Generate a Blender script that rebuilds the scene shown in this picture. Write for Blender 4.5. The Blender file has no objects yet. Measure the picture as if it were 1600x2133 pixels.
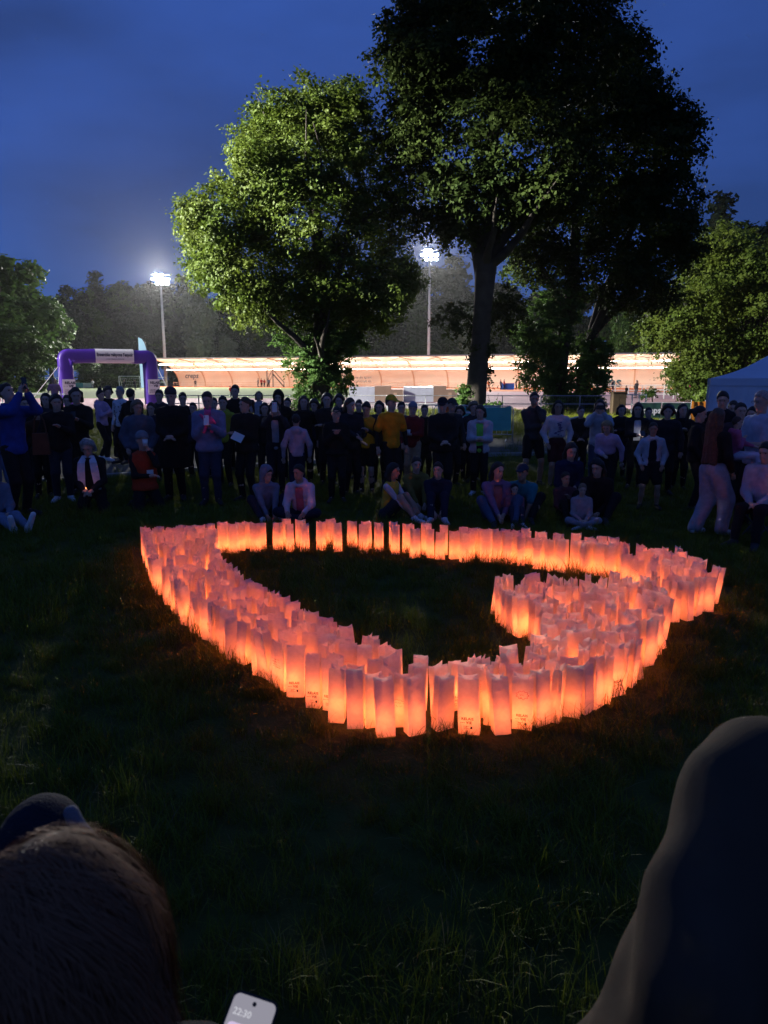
import bpy, math, random
import numpy as np
from mathutils import Vector, Matrix

sc = bpy.context.scene
R = math.radians
H = 1.95                                   # lens height (phone held up over the heads)
PITCH = math.atan((1066.5 - 788.0) / 1479.0)
SP, CP = math.sin(PITCH), math.cos(PITCH)
# ------------------------------------------------------------------ camera
cam = bpy.data.cameras.new("camera")
cam.sensor_fit = 'AUTO'; cam.sensor_width = 36.0
cam.lens = 36.0 * 1479.0 / 2133.0
cam.dof.use_dof = True; cam.dof.focus_distance = 7.0; cam.dof.aperture_fstop = 6.0
cam.clip_start = 0.05; cam.clip_end = 3000
cam_ob = bpy.data.objects.new("camera", cam)
cam_ob.location = (0, 0, H)
cam_ob.rotation_euler = (math.pi / 2 - PITCH, 0, 0)
sc.collection.objects.link(cam_ob)
sc.camera = cam_ob
# ------------------------------------------------------------------ world: dusk sky
world = bpy.data.worlds.new("World"); sc.world = world; world.use_nodes = True
wn, wl = world.node_tree.nodes, world.node_tree.links
wn.clear()
w_out = wn.new("ShaderNodeOutputWorld"); w_bg = wn.new("ShaderNodeBackground")
sky = wn.new("ShaderNodeTexSky"); sky.sky_type = 'NISHITA'; sky.sun_disc = False
sky.sun_elevation = R(3.0); sky.sun_rotation = R(150); sky.altitude = 0; sky.air_density = 1.0; sky.dust_density = 0.4; sky.ozone_density = 4.0
tint = wn.new("ShaderNodeMix"); tint.data_type = 'RGBA'; tint.blend_type = 'MULTIPLY'; tint.inputs[0].default_value = 1.0
SKY_TINT = (0.25, 0.385, 0.98, 1)
tint.inputs[7].default_value = SKY_TINT
wtc = wn.new("ShaderNodeTexCoord"); wmp = wn.new("ShaderNodeMapping"); wmp.inputs['Scale'].default_value = (1.0, 1.0, 3.0)
wns = wn.new("ShaderNodeTexNoise"); wns.inputs['Scale'].default_value = 1.7; wns.inputs['Detail'].default_value = 5; wns.inputs['Roughness'].default_value = 0.5
wrp = wn.new("ShaderNodeMapRange"); wrp.inputs[1].default_value = 0.40; wrp.inputs[2].default_value = 0.66
cloud = wn.new("ShaderNodeMix"); cloud.data_type = 'RGBA'; cloud.blend_type = 'MIX'
hsv = wn.new("ShaderNodeMix"); hsv.data_type = 'RGBA'; hsv.blend_type = 'MULTIPLY'; hsv.inputs[0].default_value = 1.0
hsv.inputs[7].default_value = (0.66, 0.60, 0.55, 1)
wl.new(wtc.outputs['Generated'], wmp.inputs['Vector']); wl.new(wmp.outputs[0], wns.inputs['Vector'])
wl.new(wns.outputs['Fac'], wrp.inputs[0])
even = wn.new("ShaderNodeMix"); even.data_type = 'RGBA'; even.inputs[0].default_value = 0.65; even.inputs[7].default_value = (1.0, 1.6, 2.4, 1)   # overcast veil evens the dusk sky out
wl.new(sky.outputs[0], even.inputs[6]); wl.new(even.outputs[2], tint.inputs[6])
wl.new(tint.outputs[2], hsv.inputs[6])
wl.new(wrp.outputs[0], cloud.inputs[0])
wl.new(tint.outputs[2], cloud.inputs[6]); wl.new(hsv.outputs[2], cloud.inputs[7])
wl.new(cloud.outputs[2], w_bg.inputs[0]); wl.new(w_bg.outputs[0], w_out.inputs[0])
SKY_STRENGTH = 0.18
w_bg.inputs[1].default_value = SKY_STRENGTH
# floodlight and candle powers (the lamps themselves are built below)
FLOOD_W = 430000.0
SIDE_FLOOD_W = 2000000.0
CANDLE_W = 24.0
HAZE_DENSITY = 0.00005
# ------------------------------------------------------------------ view
vs = sc.view_settings
vs.view_transform = 'Standard'; vs.look = 'None'; vs.exposure = 0.0; vs.gamma = 1.0; vs.use_curve_mapping = False
cy = sc.cycles
cy.use_denoising = True; cy.use_adaptive_sampling = True; cy.adaptive_threshold = 0.02
cy.max_bounces = 8; cy.diffuse_bounces = 5; cy.glossy_bounces = 2; cy.transmission_bounces = 4; cy.transparent_max_bounces = 4; cy.volume_bounces = 0
cy.sample_clamp_indirect = 8.0; cy.use_light_tree = True
cy.caustics_reflective = False; cy.caustics_refractive = False

# ------------------------------------------------------------------ helpers
random.seed(7)
rng = np.random.default_rng(7)

def ground(px, py, z=0.0):
    """world point on the plane at height z seen at photo pixel (px, py)"""
    k = (1066.5 - py) / 1479.0
    dz = z - H
    y = dz * (CP + k * SP) / (k * CP - SP)
    zc = y * CP - dz * SP
    return Vector(((px - 800.0) / 1479.0 * zc, y, z))

def zat(py, y):
    k = (1066.5 - py) / 1479.0
    return H + y * (k * CP - SP) / (CP + k * SP)

def xat(px, y, z=0.0):
    return (px - 800.0) / 1479.0 * (y * CP - (z - H) * SP)

def pt(px, py, y):
    z = zat(py, y)
    return Vector((xat(px, y, z), y, z))

def link(o, parent=None):
    sc.collection.objects.link(o)
    if parent is not None:
        o.parent = parent
    return o

def tag(o, label=None, cat=None, group=None, kind=None):
    if label: o["label"] = label
    if cat: o["category"] = cat
    if group: o["group"] = group
    if kind: o["kind"] = kind
    return o

def thing(name, label, cat, loc=(0, 0, 0), rz=0.0, group=None):
    o = bpy.data.objects.new(name, None)
    o.empty_display_size = 0.2
    o.location = loc; o.rotation_euler = (0, 0, rz)
    link(o); tag(o, label, cat, group)
    return o

def mesh_np(name, v, faces, smooth=False):
    """faces: (n,4) or (n,3) int array, or list of lists"""
    me = bpy.data.meshes.new(name)
    v = np.asarray(v, dtype=np.float32)
    if isinstance(faces, np.ndarray):
        n, k = faces.shape
        me.vertices.add(len(v)); me.vertices.foreach_set("co", v.ravel())
        me.loops.add(n * k); me.loops.foreach_set("vertex_index", faces.astype(np.int32).ravel())
        me.polygons.add(n)
        me.polygons.foreach_set("loop_start", np.arange(0, n * k, k, dtype=np.int32))
        me.update(calc_edges=True)
    else:
        me.from_pydata([tuple(map(float, p)) for p in v], [], [tuple(f) for f in faces])
        me.update()
    if smooth:
        me.polygons.foreach_set("use_smooth", np.ones(len(me.polygons), dtype=bool))
    return me

def obj(name, me, mat=None, parent=None, loc=None, rot=None):
    if mat is not None and len(me.materials) == 0:
        me.materials.append(mat)
    o = bpy.data.objects.new(name, me)
    if loc is not None: o.location = loc
    if rot is not None: o.rotation_euler = rot
    return link(o, parent)

class MB:
    """collects boxes, tubes and sheets into one mesh"""
    def __init__(self): self.v = []; self.f = []
    def add(self, vs_, fs_):
        b = len(self.v); self.v += [tuple(p) for p in vs_]; self.f += [tuple(i + b for i in q) for q in fs_]
        return self
    def box(self, c, s, rz=0.0, top=1.0):
        x, y, z = s[0] / 2, s[1] / 2, s[2] / 2
        cr, sr = math.cos(rz), math.sin(rz)
        p = []
        for (a, b_, d) in ((-1,-1,-1),(1,-1,-1),(1,1,-1),(-1,1,-1),(-1,-1,1),(1,-1,1),(1,1,1),(-1,1,1)):
            t = top if d > 0 else 1.0
            X, Y = a * x * t, b_ * y * t
            p.append((c[0] + X * cr - Y * sr, c[1] + X * sr + Y * cr, c[2] + d * z))
        return self.add(p, ((0,3,2,1),(4,5,6,7),(0,1,5,4),(1,2,6,5),(2,3,7,6),(3,0,4,7)))
    def tube(self, pts, rad, n=8, cap=True):
        pts = [Vector(p) for p in pts]
        if not isinstance(rad, (list, tuple)): rad = [rad] * len(pts)
        vs_, fs_ = [], []
        prev = None
        for i, p in enumerate(pts):
            d = (pts[min(i + 1, len(pts) - 1)] - pts[max(i - 1, 0)]).normalized()
            if prev is None:
                a = Vector((0, 0, 1)) if abs(d.z) < 0.9 else Vector((1, 0, 0))
                u = d.cross(a).normalized()
            else:
                u = (prev - d * prev.dot(d)).normalized()
            prev = u; w = d.cross(u)
            for k in range(n):
                t = 2 * math.pi * k / n
                vs_.append(p + (u * math.cos(t) + w * math.sin(t)) * rad[i])
        for i in range(len(pts) - 1):
            for k in range(n):
                k2 = (k + 1) % n
                fs_.append((i * n + k, i * n + k2, (i + 1) * n + k2, (i + 1) * n + k))
        if cap:
            fs_.append(tuple(range(n))[::-1]); fs_.append(tuple((len(pts) - 1) * n + k for k in range(n)))
        return self.add(vs_, fs_)
    def mesh(self, name, smooth=False): return mesh_np(name, self.v, self.f, smooth)
    def build(self, name, mat, parent=None, smooth=False, loc=None, rot=None):
        return obj(name, self.mesh(name, smooth), mat, parent, loc, rot)

# ------------------------------------------------------------------ materials
_mats = {}
def mat(name, col, rough=0.8, spec=0.3, noise=0.0, nscale=20.0, bump=0.0, bscale=60.0, metal=0.0, emit=None, estr=0.0):
    if name in _mats: return _mats[name]
    m = bpy.data.materials.new(name); m.use_nodes = True
    nt = m.node_tree; b = nt.nodes["Principled BSDF"]
    b.inputs["Base Color"].default_value = (*col, 1); b.inputs["Roughness"].default_value = rough
    b.inputs["Specular IOR Level"].default_value = spec; b.inputs["Metallic"].default_value = metal
    if noise > 0 or bump > 0:
        tc = nt.nodes.new("ShaderNodeTexCoord")
    if noise > 0:
        n = nt.nodes.new("ShaderNodeTexNoise"); n.inputs["Scale"].default_value = nscale; n.inputs["Detail"].default_value = 4
        nt.links.new(tc.outputs["Object"], n.inputs["Vector"])
        r = nt.nodes.new("ShaderNodeMapRange"); r.inputs[1].default_value = 0.3; r.inputs[2].default_value = 0.7
        r.inputs[3].default_value = 1 - noise; r.inputs[4].default_value = 1 + noise
        nt.links.new(n.outputs["Fac"], r.inputs[0])
        mx = nt.nodes.new("ShaderNodeMix"); mx.data_type = 'RGBA'; mx.blend_type = 'MULTIPLY'; mx.inputs[0].default_value = 1
        mx.inputs[6].default_value = (*col, 1)
        nt.links.new(r.outputs[0], mx.inputs[7]); nt.links.new(mx.outputs[2], b.inputs["Base Color"])
    if bump > 0:
        n2 = nt.nodes.new("ShaderNodeTexNoise"); n2.inputs["Scale"].default_value = bscale; n2.inputs["Detail"].default_value = 3
        nt.links.new(tc.outputs["Object"], n2.inputs["Vector"])
        bp = nt.nodes.new("ShaderNodeBump"); bp.inputs["Strength"].default_value = bump; bp.inputs["Distance"].default_value = 0.02
        nt.links.new(n2.outputs["Fac"], bp.inputs["Height"]); nt.links.new(bp.outputs[0], b.inputs["Normal"])
    if emit:
        b.inputs["Emission Color"].default_value = (*emit, 1); b.inputs["Emission Strength"].default_value = estr
    _mats[name] = m
    return m

def leaf_mat(name, c1, c2, trans=0.35, hue_scale=0.25, spec=0.15):
    """leaf: diffuse + translucent, tone varying from clump to clump"""
    m = bpy.data.materials.new(name); m.use_nodes = True
    nt = m.node_tree; nt.nodes.clear()
    out = nt.nodes.new("ShaderNodeOutputMaterial")
    tc = nt.nodes.new("ShaderNodeTexCoord")
    n = nt.nodes.new("ShaderNodeTexNoise"); n.inputs["Scale"].default_value = hue_scale; n.inputs["Detail"].default_value = 6; n.inputs["Roughness"].default_value = 0.75
    nt.links.new(tc.outputs["Object"], n.inputs["Vector"])
    r = nt.nodes.new("ShaderNodeMapRange"); r.inputs[1].default_value = 0.33; r.inputs[2].default_value = 0.67
    nt.links.new(n.outputs["Fac"], r.inputs[0])
    mx = nt.nodes.new("ShaderNodeMix"); mx.data_type = 'RGBA'
    mx.inputs[6].default_value = (*c1, 1); mx.inputs[7].default_value = (*c2, 1)
    nt.links.new(r.outputs[0], mx.inputs[0])
    d = nt.nodes.new("ShaderNodeBsdfPrincipled"); d.inputs["Roughness"].default_value = 0.6; d.inputs["Specular IOR Level"].default_value = spec
    t = nt.nodes.new("ShaderNodeBsdfTranslucent")
    nt.links.new(mx.outputs[2], d.inputs["Base Color"]); nt.links.new(mx.outputs[2], t.inputs[0])
    ms = nt.nodes.new("ShaderNodeMixShader"); ms.inputs[0].default_value = trans
    nt.links.new(d.outputs[0], ms.inputs[1]); nt.links.new(t.outputs[0], ms.inputs[2]); nt.links.new(ms.outputs[0], out.inputs[0])
    return m

def emis(name, col, strength, sample=True):
    m = bpy.data.materials.new(name); m.use_nodes = True
    nt = m.node_tree; nt.nodes.clear()
    o = nt.nodes.new("ShaderNodeOutputMaterial"); e = nt.nodes.new("ShaderNodeEmission")
    e.inputs[0].default_value = (*col, 1); e.inputs[1].default_value = strength
    nt.links.new(e.outputs[0], o.inputs[0])
    if not sample: m.cycles.emission_sampling = 'NONE'
    return m

def text_mesh(name, s, size, bold=0.0, align='CENTER', shear=0.0, space=1.0, spl=1.0):
    c = bpy.data.curves.new(name, 'FONT'); c.body = s; c.size = size; c.offset = bold; c.align_x = align; c.align_y = 'CENTER'
    c.shear = shear; c.space_character = space; c.space_line = spl; c.resolution_u = 2
    o = bpy.data.objects.new(name, c)
    sc.collection.objects.link(o)
    dg = bpy.context.evaluated_depsgraph_get()
    me = bpy.data.meshes.new_from_object(o.evaluated_get(dg))
    sc.collection.objects.unlink(o); bpy.data.objects.remove(o); bpy.data.curves.remove(c)
    return me

def ordinal(n): return "%d%s" % (n, 'th' if 10 <= n % 100 <= 20 else {1: 'st', 2: 'nd', 3: 'rd'}.get(n % 10, 'th'))
STAND = Matrix.Rotation(math.pi / 2, 4, 'X')   # text lying in XY -> standing, read from -Y

# ------------------------------------------------------------------ surface nets on a rectilinear grid
_EDG = [(0,1),(2,3),(4,5),(6,7),(0,2),(1,3),(4,6),(5,7),(0,4),(1,5),(2,6),(3,7)]
def surface_nets(F, xs, ys, zs):
    ins = F < 0
    nx, ny, nz = F.shape
    c = [ins[i:nx-1+i, j:ny-1+j, k:nz-1+k] for i in (0,1) for j in (0,1) for k in (0,1)]   # index = i*4+j*2+k
    s = sum(a.astype(np.int8) for a in c)
    act = (s > 0) & (s < 8)
    I, J, K = np.nonzero(act)
    M = len(I)
    if M == 0: return np.zeros((0,3)), np.zeros((0,4), int)
    cv = np.empty((M, 8), np.float32); cp = np.empty((M, 8, 3), np.float32)
    for q in range(8):
        i, j, k = (q >> 2) & 1, (q >> 1) & 1, q & 1
        cv[:, q] = F[I+i, J+j, K+k]
        cp[:, q, 0] = xs[I+i]; cp[:, q, 1] = ys[J+j]; cp[:, q, 2] = zs[K+k]
    acc = np.zeros((M, 3), np.float32); cnt = np.zeros(M, np.float32)
    for a, b in _EDG:
        va, vb = cv[:, a], cv[:, b]
        m = (va < 0) != (vb < 0)
        t = np.where(m, va / np.where(m, va - vb, 1), 0)
        acc += np.where(m[:, None], cp[:, a] + t[:, None] * (cp[:, b] - cp[:, a]), 0); cnt += m
    V = acc / cnt[:, None]
    idx = -np.ones(act.shape, np.int32); idx[I, J, K] = np.arange(M)
    Q = []
    for ax in range(3):
        a = ins; sl0 = [slice(None)] * 3; sl1 = [slice(None)] * 3
        sl0[ax] = slice(0, -1); sl1[ax] = slice(1, None)
        A, B = ins[tuple(sl0)], ins[tuple(sl1)]
        e = A != B
        o1, o2 = [(1,2),(2,0),(0,1)][ax]
        sel = [slice(None)] * 3; sel[o1] = slice(1, -1); sel[o2] = slice(1, -1)
        mask = np.zeros_like(e); mask[tuple(sel)] = e[tuple(sel)]
        P = np.stack(np.nonzero(mask), 1)
        if len(P) == 0: continue
        def cell(d1, d2):
            q = P.copy(); q[:, o1] += d1; q[:, o2] += d2
            return idx[q[:, 0], q[:, 1], q[:, 2]]
        quad = np.stack([cell(-1,-1), cell(0,-1), cell(0,0), cell(-1,0)], 1)
        flip = ~A[mask]
        quad[flip] = quad[flip][:, ::-1]
        Q.append(quad)
    return V, np.concatenate(Q, 0)
# ================================================================== SETTING: ground
def ground_mat(name, c1, c2, c3, s1=0.35, s2=6.0, rough=0.95, bump=0.4):
    m = bpy.data.materials.new(name); m.use_nodes = True
    nt = m.node_tree; b = nt.nodes["Principled BSDF"]; b.inputs["Roughness"].default_value = rough; b.inputs["Specular IOR Level"].default_value = 0.1
    tc = nt.nodes.new("ShaderNodeTexCoord")
    def noise(s, d):
        n = nt.nodes.new("ShaderNodeTexNoise"); n.inputs["Scale"].default_value = s; n.inputs["Detail"].default_value = d; n.inputs["Roughness"].default_value = 0.65
        nt.links.new(tc.outputs["Object"], n.inputs["Vector"]); return n
    def ramp(n, lo, hi):
        r = nt.nodes.new("ShaderNodeMapRange"); r.inputs[1].default_value = lo; r.inputs[2].default_value = hi
        nt.links.new(n.outputs["Fac"], r.inputs[0]); return r
    def mix(f, a, c):
        x = nt.nodes.new("ShaderNodeMix"); x.data_type = 'RGBA'
        nt.links.new(f.outputs[0], x.inputs[0])
        for i, q in ((6, a), (7, c)):
            if isinstance(q, tuple): x.inputs[i].default_value = (*q, 1)
            else: nt.links.new(q.outputs[2], x.inputs[i])
        return x
    n1, n2 = noise(s1, 4), noise(s2, 6)
    x = mix(ramp(n2, 0.35, 0.65), c1, c2); y = mix(ramp(n1, 0.45, 0.7), x, c3)
    nt.links.new(y.outputs[2], b.inputs["Base Color"])
    bp = nt.nodes.new("ShaderNodeBump"); bp.inputs["Strength"].default_value = bump; bp.inputs["Distance"].default_value = 0.05
    n3 = noise(s2 * 4, 4); nt.links.new(n3.outputs["Fac"], bp.inputs["Height"]); nt.links.new(bp.outputs[0], b.inputs["Normal"])
    return m

def sheet(name, pts, z, m, sub=0):
    me = mesh_np(name, [(p[0], p[1], z) for p in pts], [tuple(range(len(pts)))])
    o = obj(name, me, m); tag(o, kind='structure'); return o

M_soil = ground_mat("lawn soil", (0.046, 0.052, 0.012), (0.062, 0.072, 0.016), (0.046, 0.062, 0.012), 0.3, 5.0)
sheet("ground", [(-900, -60), (900, -60), (900, 1400), (-900, 1400)], 0.0, M_soil)
# pink running track, green infield, orange floor in front of the covered stand
M_track = ground_mat("pink track rubber", (0.42, 0.24, 0.25), (0.46, 0.27, 0.28), (0.38, 0.21, 0.23), 0.05, 0.8, 0.8, 0.1)
M_field = ground_mat("mown pitch", (0.085, 0.125, 0.035), (0.11, 0.15, 0.045), (0.075, 0.115, 0.03), 0.06, 1.2, 0.9, 0.2)
M_orange = ground_mat("orange sport floor", (0.45, 0.13, 0.045), (0.5, 0.15, 0.05), (0.42, 0.12, 0.045), 0.05, 1.0, 0.8, 0.1)
sheet("running_track", [(-110, 45.5), (70, 45.5), (78, 175), (-130, 200)], 0.004, M_track)
sheet("playing_field", [(-120, 71), (-6, 71), (-1, 80), (-1, 150), (-20, 163), (-135, 182)], 0.008, M_field)
sheet("stand_floor", [(-70, 168), (4, 138), (12, 108), (64, 100), (75, 150), (-66, 188)], 0.012, M_orange)
lane = MB()
for k in range(5):
    y = 48.5 + k * 3.6
    lane.add([(-100, y, 0.009), (68, y - 0.6, 0.009), (68, y - 0.45, 0.009), (-100, y + 0.15, 0.009)], [(0, 1, 2, 3)])
tag(lane.build("track_markings", mat("white lane paint", (0.7, 0.7, 0.7), 0.7)), kind='structure')
# trodden gravel path behind the crowd, with a pale kerb along it
M_path = ground_mat("gravel path", (0.10, 0.088, 0.066), (0.17, 0.15, 0.12), (0.055, 0.060, 0.030), 0.6, 9.0, 0.95, 0.8)
sheet("path", [(-22, 10.5), (-6.6, 13.2), (-2, 16.6), (3, 18.3), (9, 19.2), (30, 22), (30, 26.5), (8, 25.0), (2, 23.0), (-4, 20.5), (-8, 16.8), (-22, 13.5)], 0.004, M_path)
kb = MB()
kp = [(-6.8, 13.1), (-2, 16.4), (3, 18.1), (9, 19.0), (20, 20.5)]
for (x0, y0), (x1, y1) in zip(kp, kp[1:]):
    n = max(1, int(math.hypot(x1 - x0, y1 - y0)))
    for i in range(n):
        ta, tb = i / n, (i + 0.985) / n
        a = Vector((x0 + (x1 - x0) * ta, y0 + (y1 - y0) * ta, 0)); b = Vector((x0 + (x1 - x0) * tb, y0 + (y1 - y0) * tb, 0))
        kb.box(((a.x + b.x) / 2, (a.y + b.y) / 2, 0.03), ((b - a).length, 0.14, 0.1 + 0.01 * (i % 3)), math.atan2(y1 - y0, x1 - x0))
tag(kb.build("kerb", mat("kerb concrete", (0.30, 0.28, 0.25), 0.9, noise=0.2, nscale=5)), kind='structure')

# ================================================================== LUMINARY BAGS
def poly_ground(pp): return [ground(x, y) for x, y in pp]
ARM = poly_ground([(306,1158),(330,1228),(385,1292),(450,1342),(520,1388),(590,1432),(655,1468),(705,1498),(765,1515),(805,1522),(868,1520),(893,1496),
                   (885,1478),(830,1458),(760,1423),(665,1372),(600,1335),(520,1288),(455,1230),(438,1180),(446,1152),(380,1150)])
ARC = poly_ground([(440,1152),(560,1151),(660,1151),(760,1154),(870,1163),(960,1170),(1040,1172),(1100,1182),(1190,1196),(1260,1205),(1320,1224),(1345,1250),(1365,1290),(1376,1310),
                   (1440,1300),(1492,1272),(1490,1258),(1450,1228),(1400,1206),(1300,1188),(1200,1174),(1100,1160),(1000,1158),(900,1150),(800,1143),(700,1138),(560,1138),(440,1142)])
LOBE = poly_ground([(1033,1278),(1180,1276),(1330,1274),(1372,1300),(1370,1348),(1335,1395),(1200,1400),(1135,1395),(1128,1338),(1085,1322),(1050,1302)])
LOW = poly_ground([(925,1508),(985,1519),(1050,1522),(1120,1510),(1205,1488),(1245,1468),(1300,1432),(1335,1398),(1200,1402),(1135,1398),(1112,1446),(1060,1452),(1010,1462),(960,1478),(912,1470)])
def inside(p, poly):
    r = False; n = len(poly)
    for i in range(n):
        a, b = poly[i], poly[(i + 1) % n]
        if (a.y > p.y) != (b.y > p.y) and p.x < (b.x - a.x) * (p.y - a.y) / (b.y - a.y) + a.x: r = not r
    return r
bag_xy = []
GAP = ground(897, 1500)
def scatter(poly, dmin, tries):
    x0, x1 = min(p.x for p in poly), max(p.x for p in poly); y0, y1 = min(p.y for p in poly), max(p.y for p in poly)
    for _ in range(tries):
        p = Vector((random.uniform(x0, x1), random.uniform(y0, y1), 0))
        if inside(p, poly) and not (abs(p.x - GAP.x - 0.0) < 0.055 and p.y < 4.6) and all((p.x - q.x) ** 2 + (p.y - q.y) ** 2 > dmin ** 2 for q in bag_xy): bag_xy.append(p)
# the bags at the two ends of the gap in front, put down one by one
for x, y in ((803,1530),(864,1526),(741,1514),(702,1500),(921,1516),(655,1470),(978,1524)): bag_xy.append(ground(x, y))
BAG_D = 0.103
def rim(poly, step, cond=lambda p: True):
    n = len(poly); acc = 0.0
    for i in range(n):
        a, b = poly[i], poly[(i + 1) % n]; L = (b - a).length
        while acc < L:
            p = a + (b - a) * (acc / L); p = p + Vector((random.gauss(0, .008), random.gauss(0, .008), 0)); acc += step * random.uniform(.95, 1.12)
            if cond(p) and not (abs(p.x - GAP.x) < 0.055 and p.y < 4.6) and all((p.x - q.x) ** 2 + (p.y - q.y) ** 2 > (step * .9) ** 2 for q in bag_xy): bag_xy.append(p)
        acc -= L
for pl_ in (ARM, LOW, LOBE): rim(pl_, 0.108)
scatter(ARM, BAG_D, 9000); scatter(LOW, BAG_D, 6000); scatter(LOBE, BAG_D, 6000); _x0, _x1 = ground(520, 1140).x, ground(890, 1160).x
scatter([p for p in ARC], 0.150, 500)
_sp = [p for p in ARC]
def scatter_arc(dmin, tries):
    for _ in range(tries):
        p = Vector((random.uniform(-2.6, 3.4), random.uniform(5.5, 9.2), 0))
        dm = 0.165 if _x0 < p.x < _x1 else dmin
        if inside(p, ARC) and all((p.x - q.x) ** 2 + (p.y - q.y) ** 2 > dm ** 2 for q in bag_xy): bag_xy.append(p)
scatter_arc(0.116, 26000)
print("BAGS", len(bag_xy))

def bag_mesh(seed):
    r = random.Random(seed)
    w, d, h = r.uniform(0.086, 0.114), r.uniform(0.058, 0.074), r.uniform(0.295, 0.325)
    nw, nd, nz = 4, 2, 7
    gus = r.uniform(0.024, 0.046); tap = r.uniform(0.0, 0.5); wide = r.uniform(-0.06, 0.08)
    ph = [r.uniform(0, 6.28) for _ in range(8)]; bl = r.uniform(0.0, 0.004); tw = r.uniform(-0.07, 0.07)
    per = []
    for i in range(nw): per.append((-0.5 + i / nw, -0.5, 'f', i))
    for i in range(nd): per.append((0.5, -0.5 + i / nd, 's', i))
    for i in range(nw): per.append((0.5 - i / nw, 0.5, 'b', i))
    for i in range(nd): per.append((-0.5, 0.5 - i / nd, 't', i))
    n = len(per); v = []; f = []
    for k in range(nz + 1):
        t = k / nz
        for q, (a, b, side, i) in enumerate(per):
            x = a * w * (1 + wide * t); y = b * d * (1 - tap * t)
            if side in 'fb' and i > 0:
                s = math.sin(math.pi * i / nw)
                y += (-1 if side == 'f' else 1) * s * (bl * math.sin(2.2 * t * math.pi + ph[0 if side == 'f' else 1]) - 0.006 * t)
            if side in 'st' and i == 1:
                x -= (1 if side == 's' else -1) * gus * min(1, t * 1.6)
            x += 0.0012 * math.sin(5 * t + ph[2] + q); y += 0.0014 * math.sin(5 * t + ph[3] + 1.7 * q)
            an = tw * t
            z = t * h + (t ** 4) * (0.005 * math.sin(1.3 * q + ph[4]) + (0.005 if i == 0 else 0) - (0.006 if side in 'st' and i == 1 else 0))
            v.append((x * math.cos(an) - y * math.sin(an), x * math.sin(an) + y * math.cos(an), z))
    for k in range(nz):
        for q in range(n):
            f.append((k * n + q, k * n + (q + 1) % n, (k + 1) * n + (q + 1) % n, (k + 1) * n + q))
    me = mesh_np("paper_bag", v, f, True)
    corner = {0, nw, nw + nd, 2 * nw + nd, nw + 1, 2 * nw + nd + 1}
    sharp = []
    for e in me.edges:
        a, b = e.vertices
        sharp.append(a % n == b % n and a % n in corner)
    me.edges.foreach_set("use_edge_sharp", sharp)
    return me, d
M_paper = bpy.data.materials.new("white kraft paper"); M_paper.use_nodes = True
def _paper():
    nt = M_paper.node_tree; nt.nodes.clear()
    out = nt.nodes.new("ShaderNodeOutputMaterial"); d = nt.nodes.new("ShaderNodeBsdfDiffuse"); t = nt.nodes.new("ShaderNodeBsdfTranslucent"); mx = nt.nodes.new("ShaderNodeMixShader")
    tc = nt.nodes.new("ShaderNodeTexCoord"); n = nt.nodes.new("ShaderNodeTexNoise"); n.inputs["Scale"].default_value = 38; n.inputs["Detail"].default_value = 6
    nt.links.new(tc.outputs["Object"], n.inputs["Vector"])
    r = nt.nodes.new("ShaderNodeMapRange"); r.inputs[1].default_value = 0.3; r.inputs[2].default_value = 0.7; r.inputs[3].default_value = 0.86; r.inputs[4].default_value = 1.0
    nt.links.new(n.outputs["Fac"], r.inputs[0])
    for sh, c in ((d, (0.76, 0.70, 0.67)), (t, (0.82, 0.72, 0.63))):
        m = nt.nodes.new("ShaderNodeMix"); m.data_type = 'RGBA'; m.blend_type = 'MULTIPLY'; m.inputs[0].default_value = 1; m.inputs[6].default_value = (*c, 1)
        nt.links.new(r.outputs[0], m.inputs[7]); nt.links.new(m.outputs[2], sh.inputs[0])
    bp = nt.nodes.new("ShaderNodeBump"); bp.inputs["Strength"].default_value = 0.25; bp.inputs["Distance"].default_value = 0.004
    nt.links.new(n.outputs["Fac"], bp.inputs["Height"]); nt.links.new(bp.outputs[0], d.inputs["Normal"])
    mx.inputs[0].default_value = 0.42
    nt.links.new(d.outputs[0], mx.inputs[1]); nt.links.new(t.outputs[0], mx.inputs[2]); nt.links.new(mx.outputs[0], out.inputs[0])
_paper()
M_ink = mat("black print", (0.02, 0.02, 0.03), 0.7); M_pen = mat("felt pen", (0.10, 0.03, 0.05), 0.7); M_redpen = mat("red felt pen", (0.5, 0.05, 0.05), 0.7)
M_wax = mat("tealight wax", (0.7, 0.62, 0.5), 0.5); M_flame = emis("candle flame", (1.0, 0.42, 0.1), 6.0, sample=False)
BAGS = [bag_mesh(100 + i) for i in range(14)]
candle = MB(); candle.tube([(0, 0, 0.004), (0, 0, 0.018)], 0.019, 10)
ME_candle = candle.mesh("candle"); ME_candle.materials.append(M_wax)
flame = MB(); flame.tube([(0, 0, 0.022), (0, 0, 0.032), (0, 0, 0.048)], [0.002, 0.005, 0.0006], 6)
ME_flame = flame.mesh("flame"); ME_flame.materials.append(M_flame)
L_candle = bpy.data.lights.new("candle_light", 'POINT'); L_candle.energy = CANDLE_W; L_candle.color = (1.0, 0.178, 0.045); L_candle.shadow_soft_size = 0.03
L_candle.use_nodes = True
_n = L_candle.node_tree.nodes; _em = [q for q in _n if q.type == 'EMISSION'][0]; _fo = _n.new("ShaderNodeLightFalloff"); _fo.inputs[0].default_value = 1.0; _fo.inputs[1].default_value = 0.06
L_candle.node_tree.links.new(_fo.outputs['Quadratic'], _em.inputs['Strength'])

L_candles = []
for q in (1.0, 1.25, 0.8, 0.55, 1.1, 0.3):
    c_ = L_candle.copy(); c_.energy = CANDLE_W * q; L_candles.append(c_)

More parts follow.
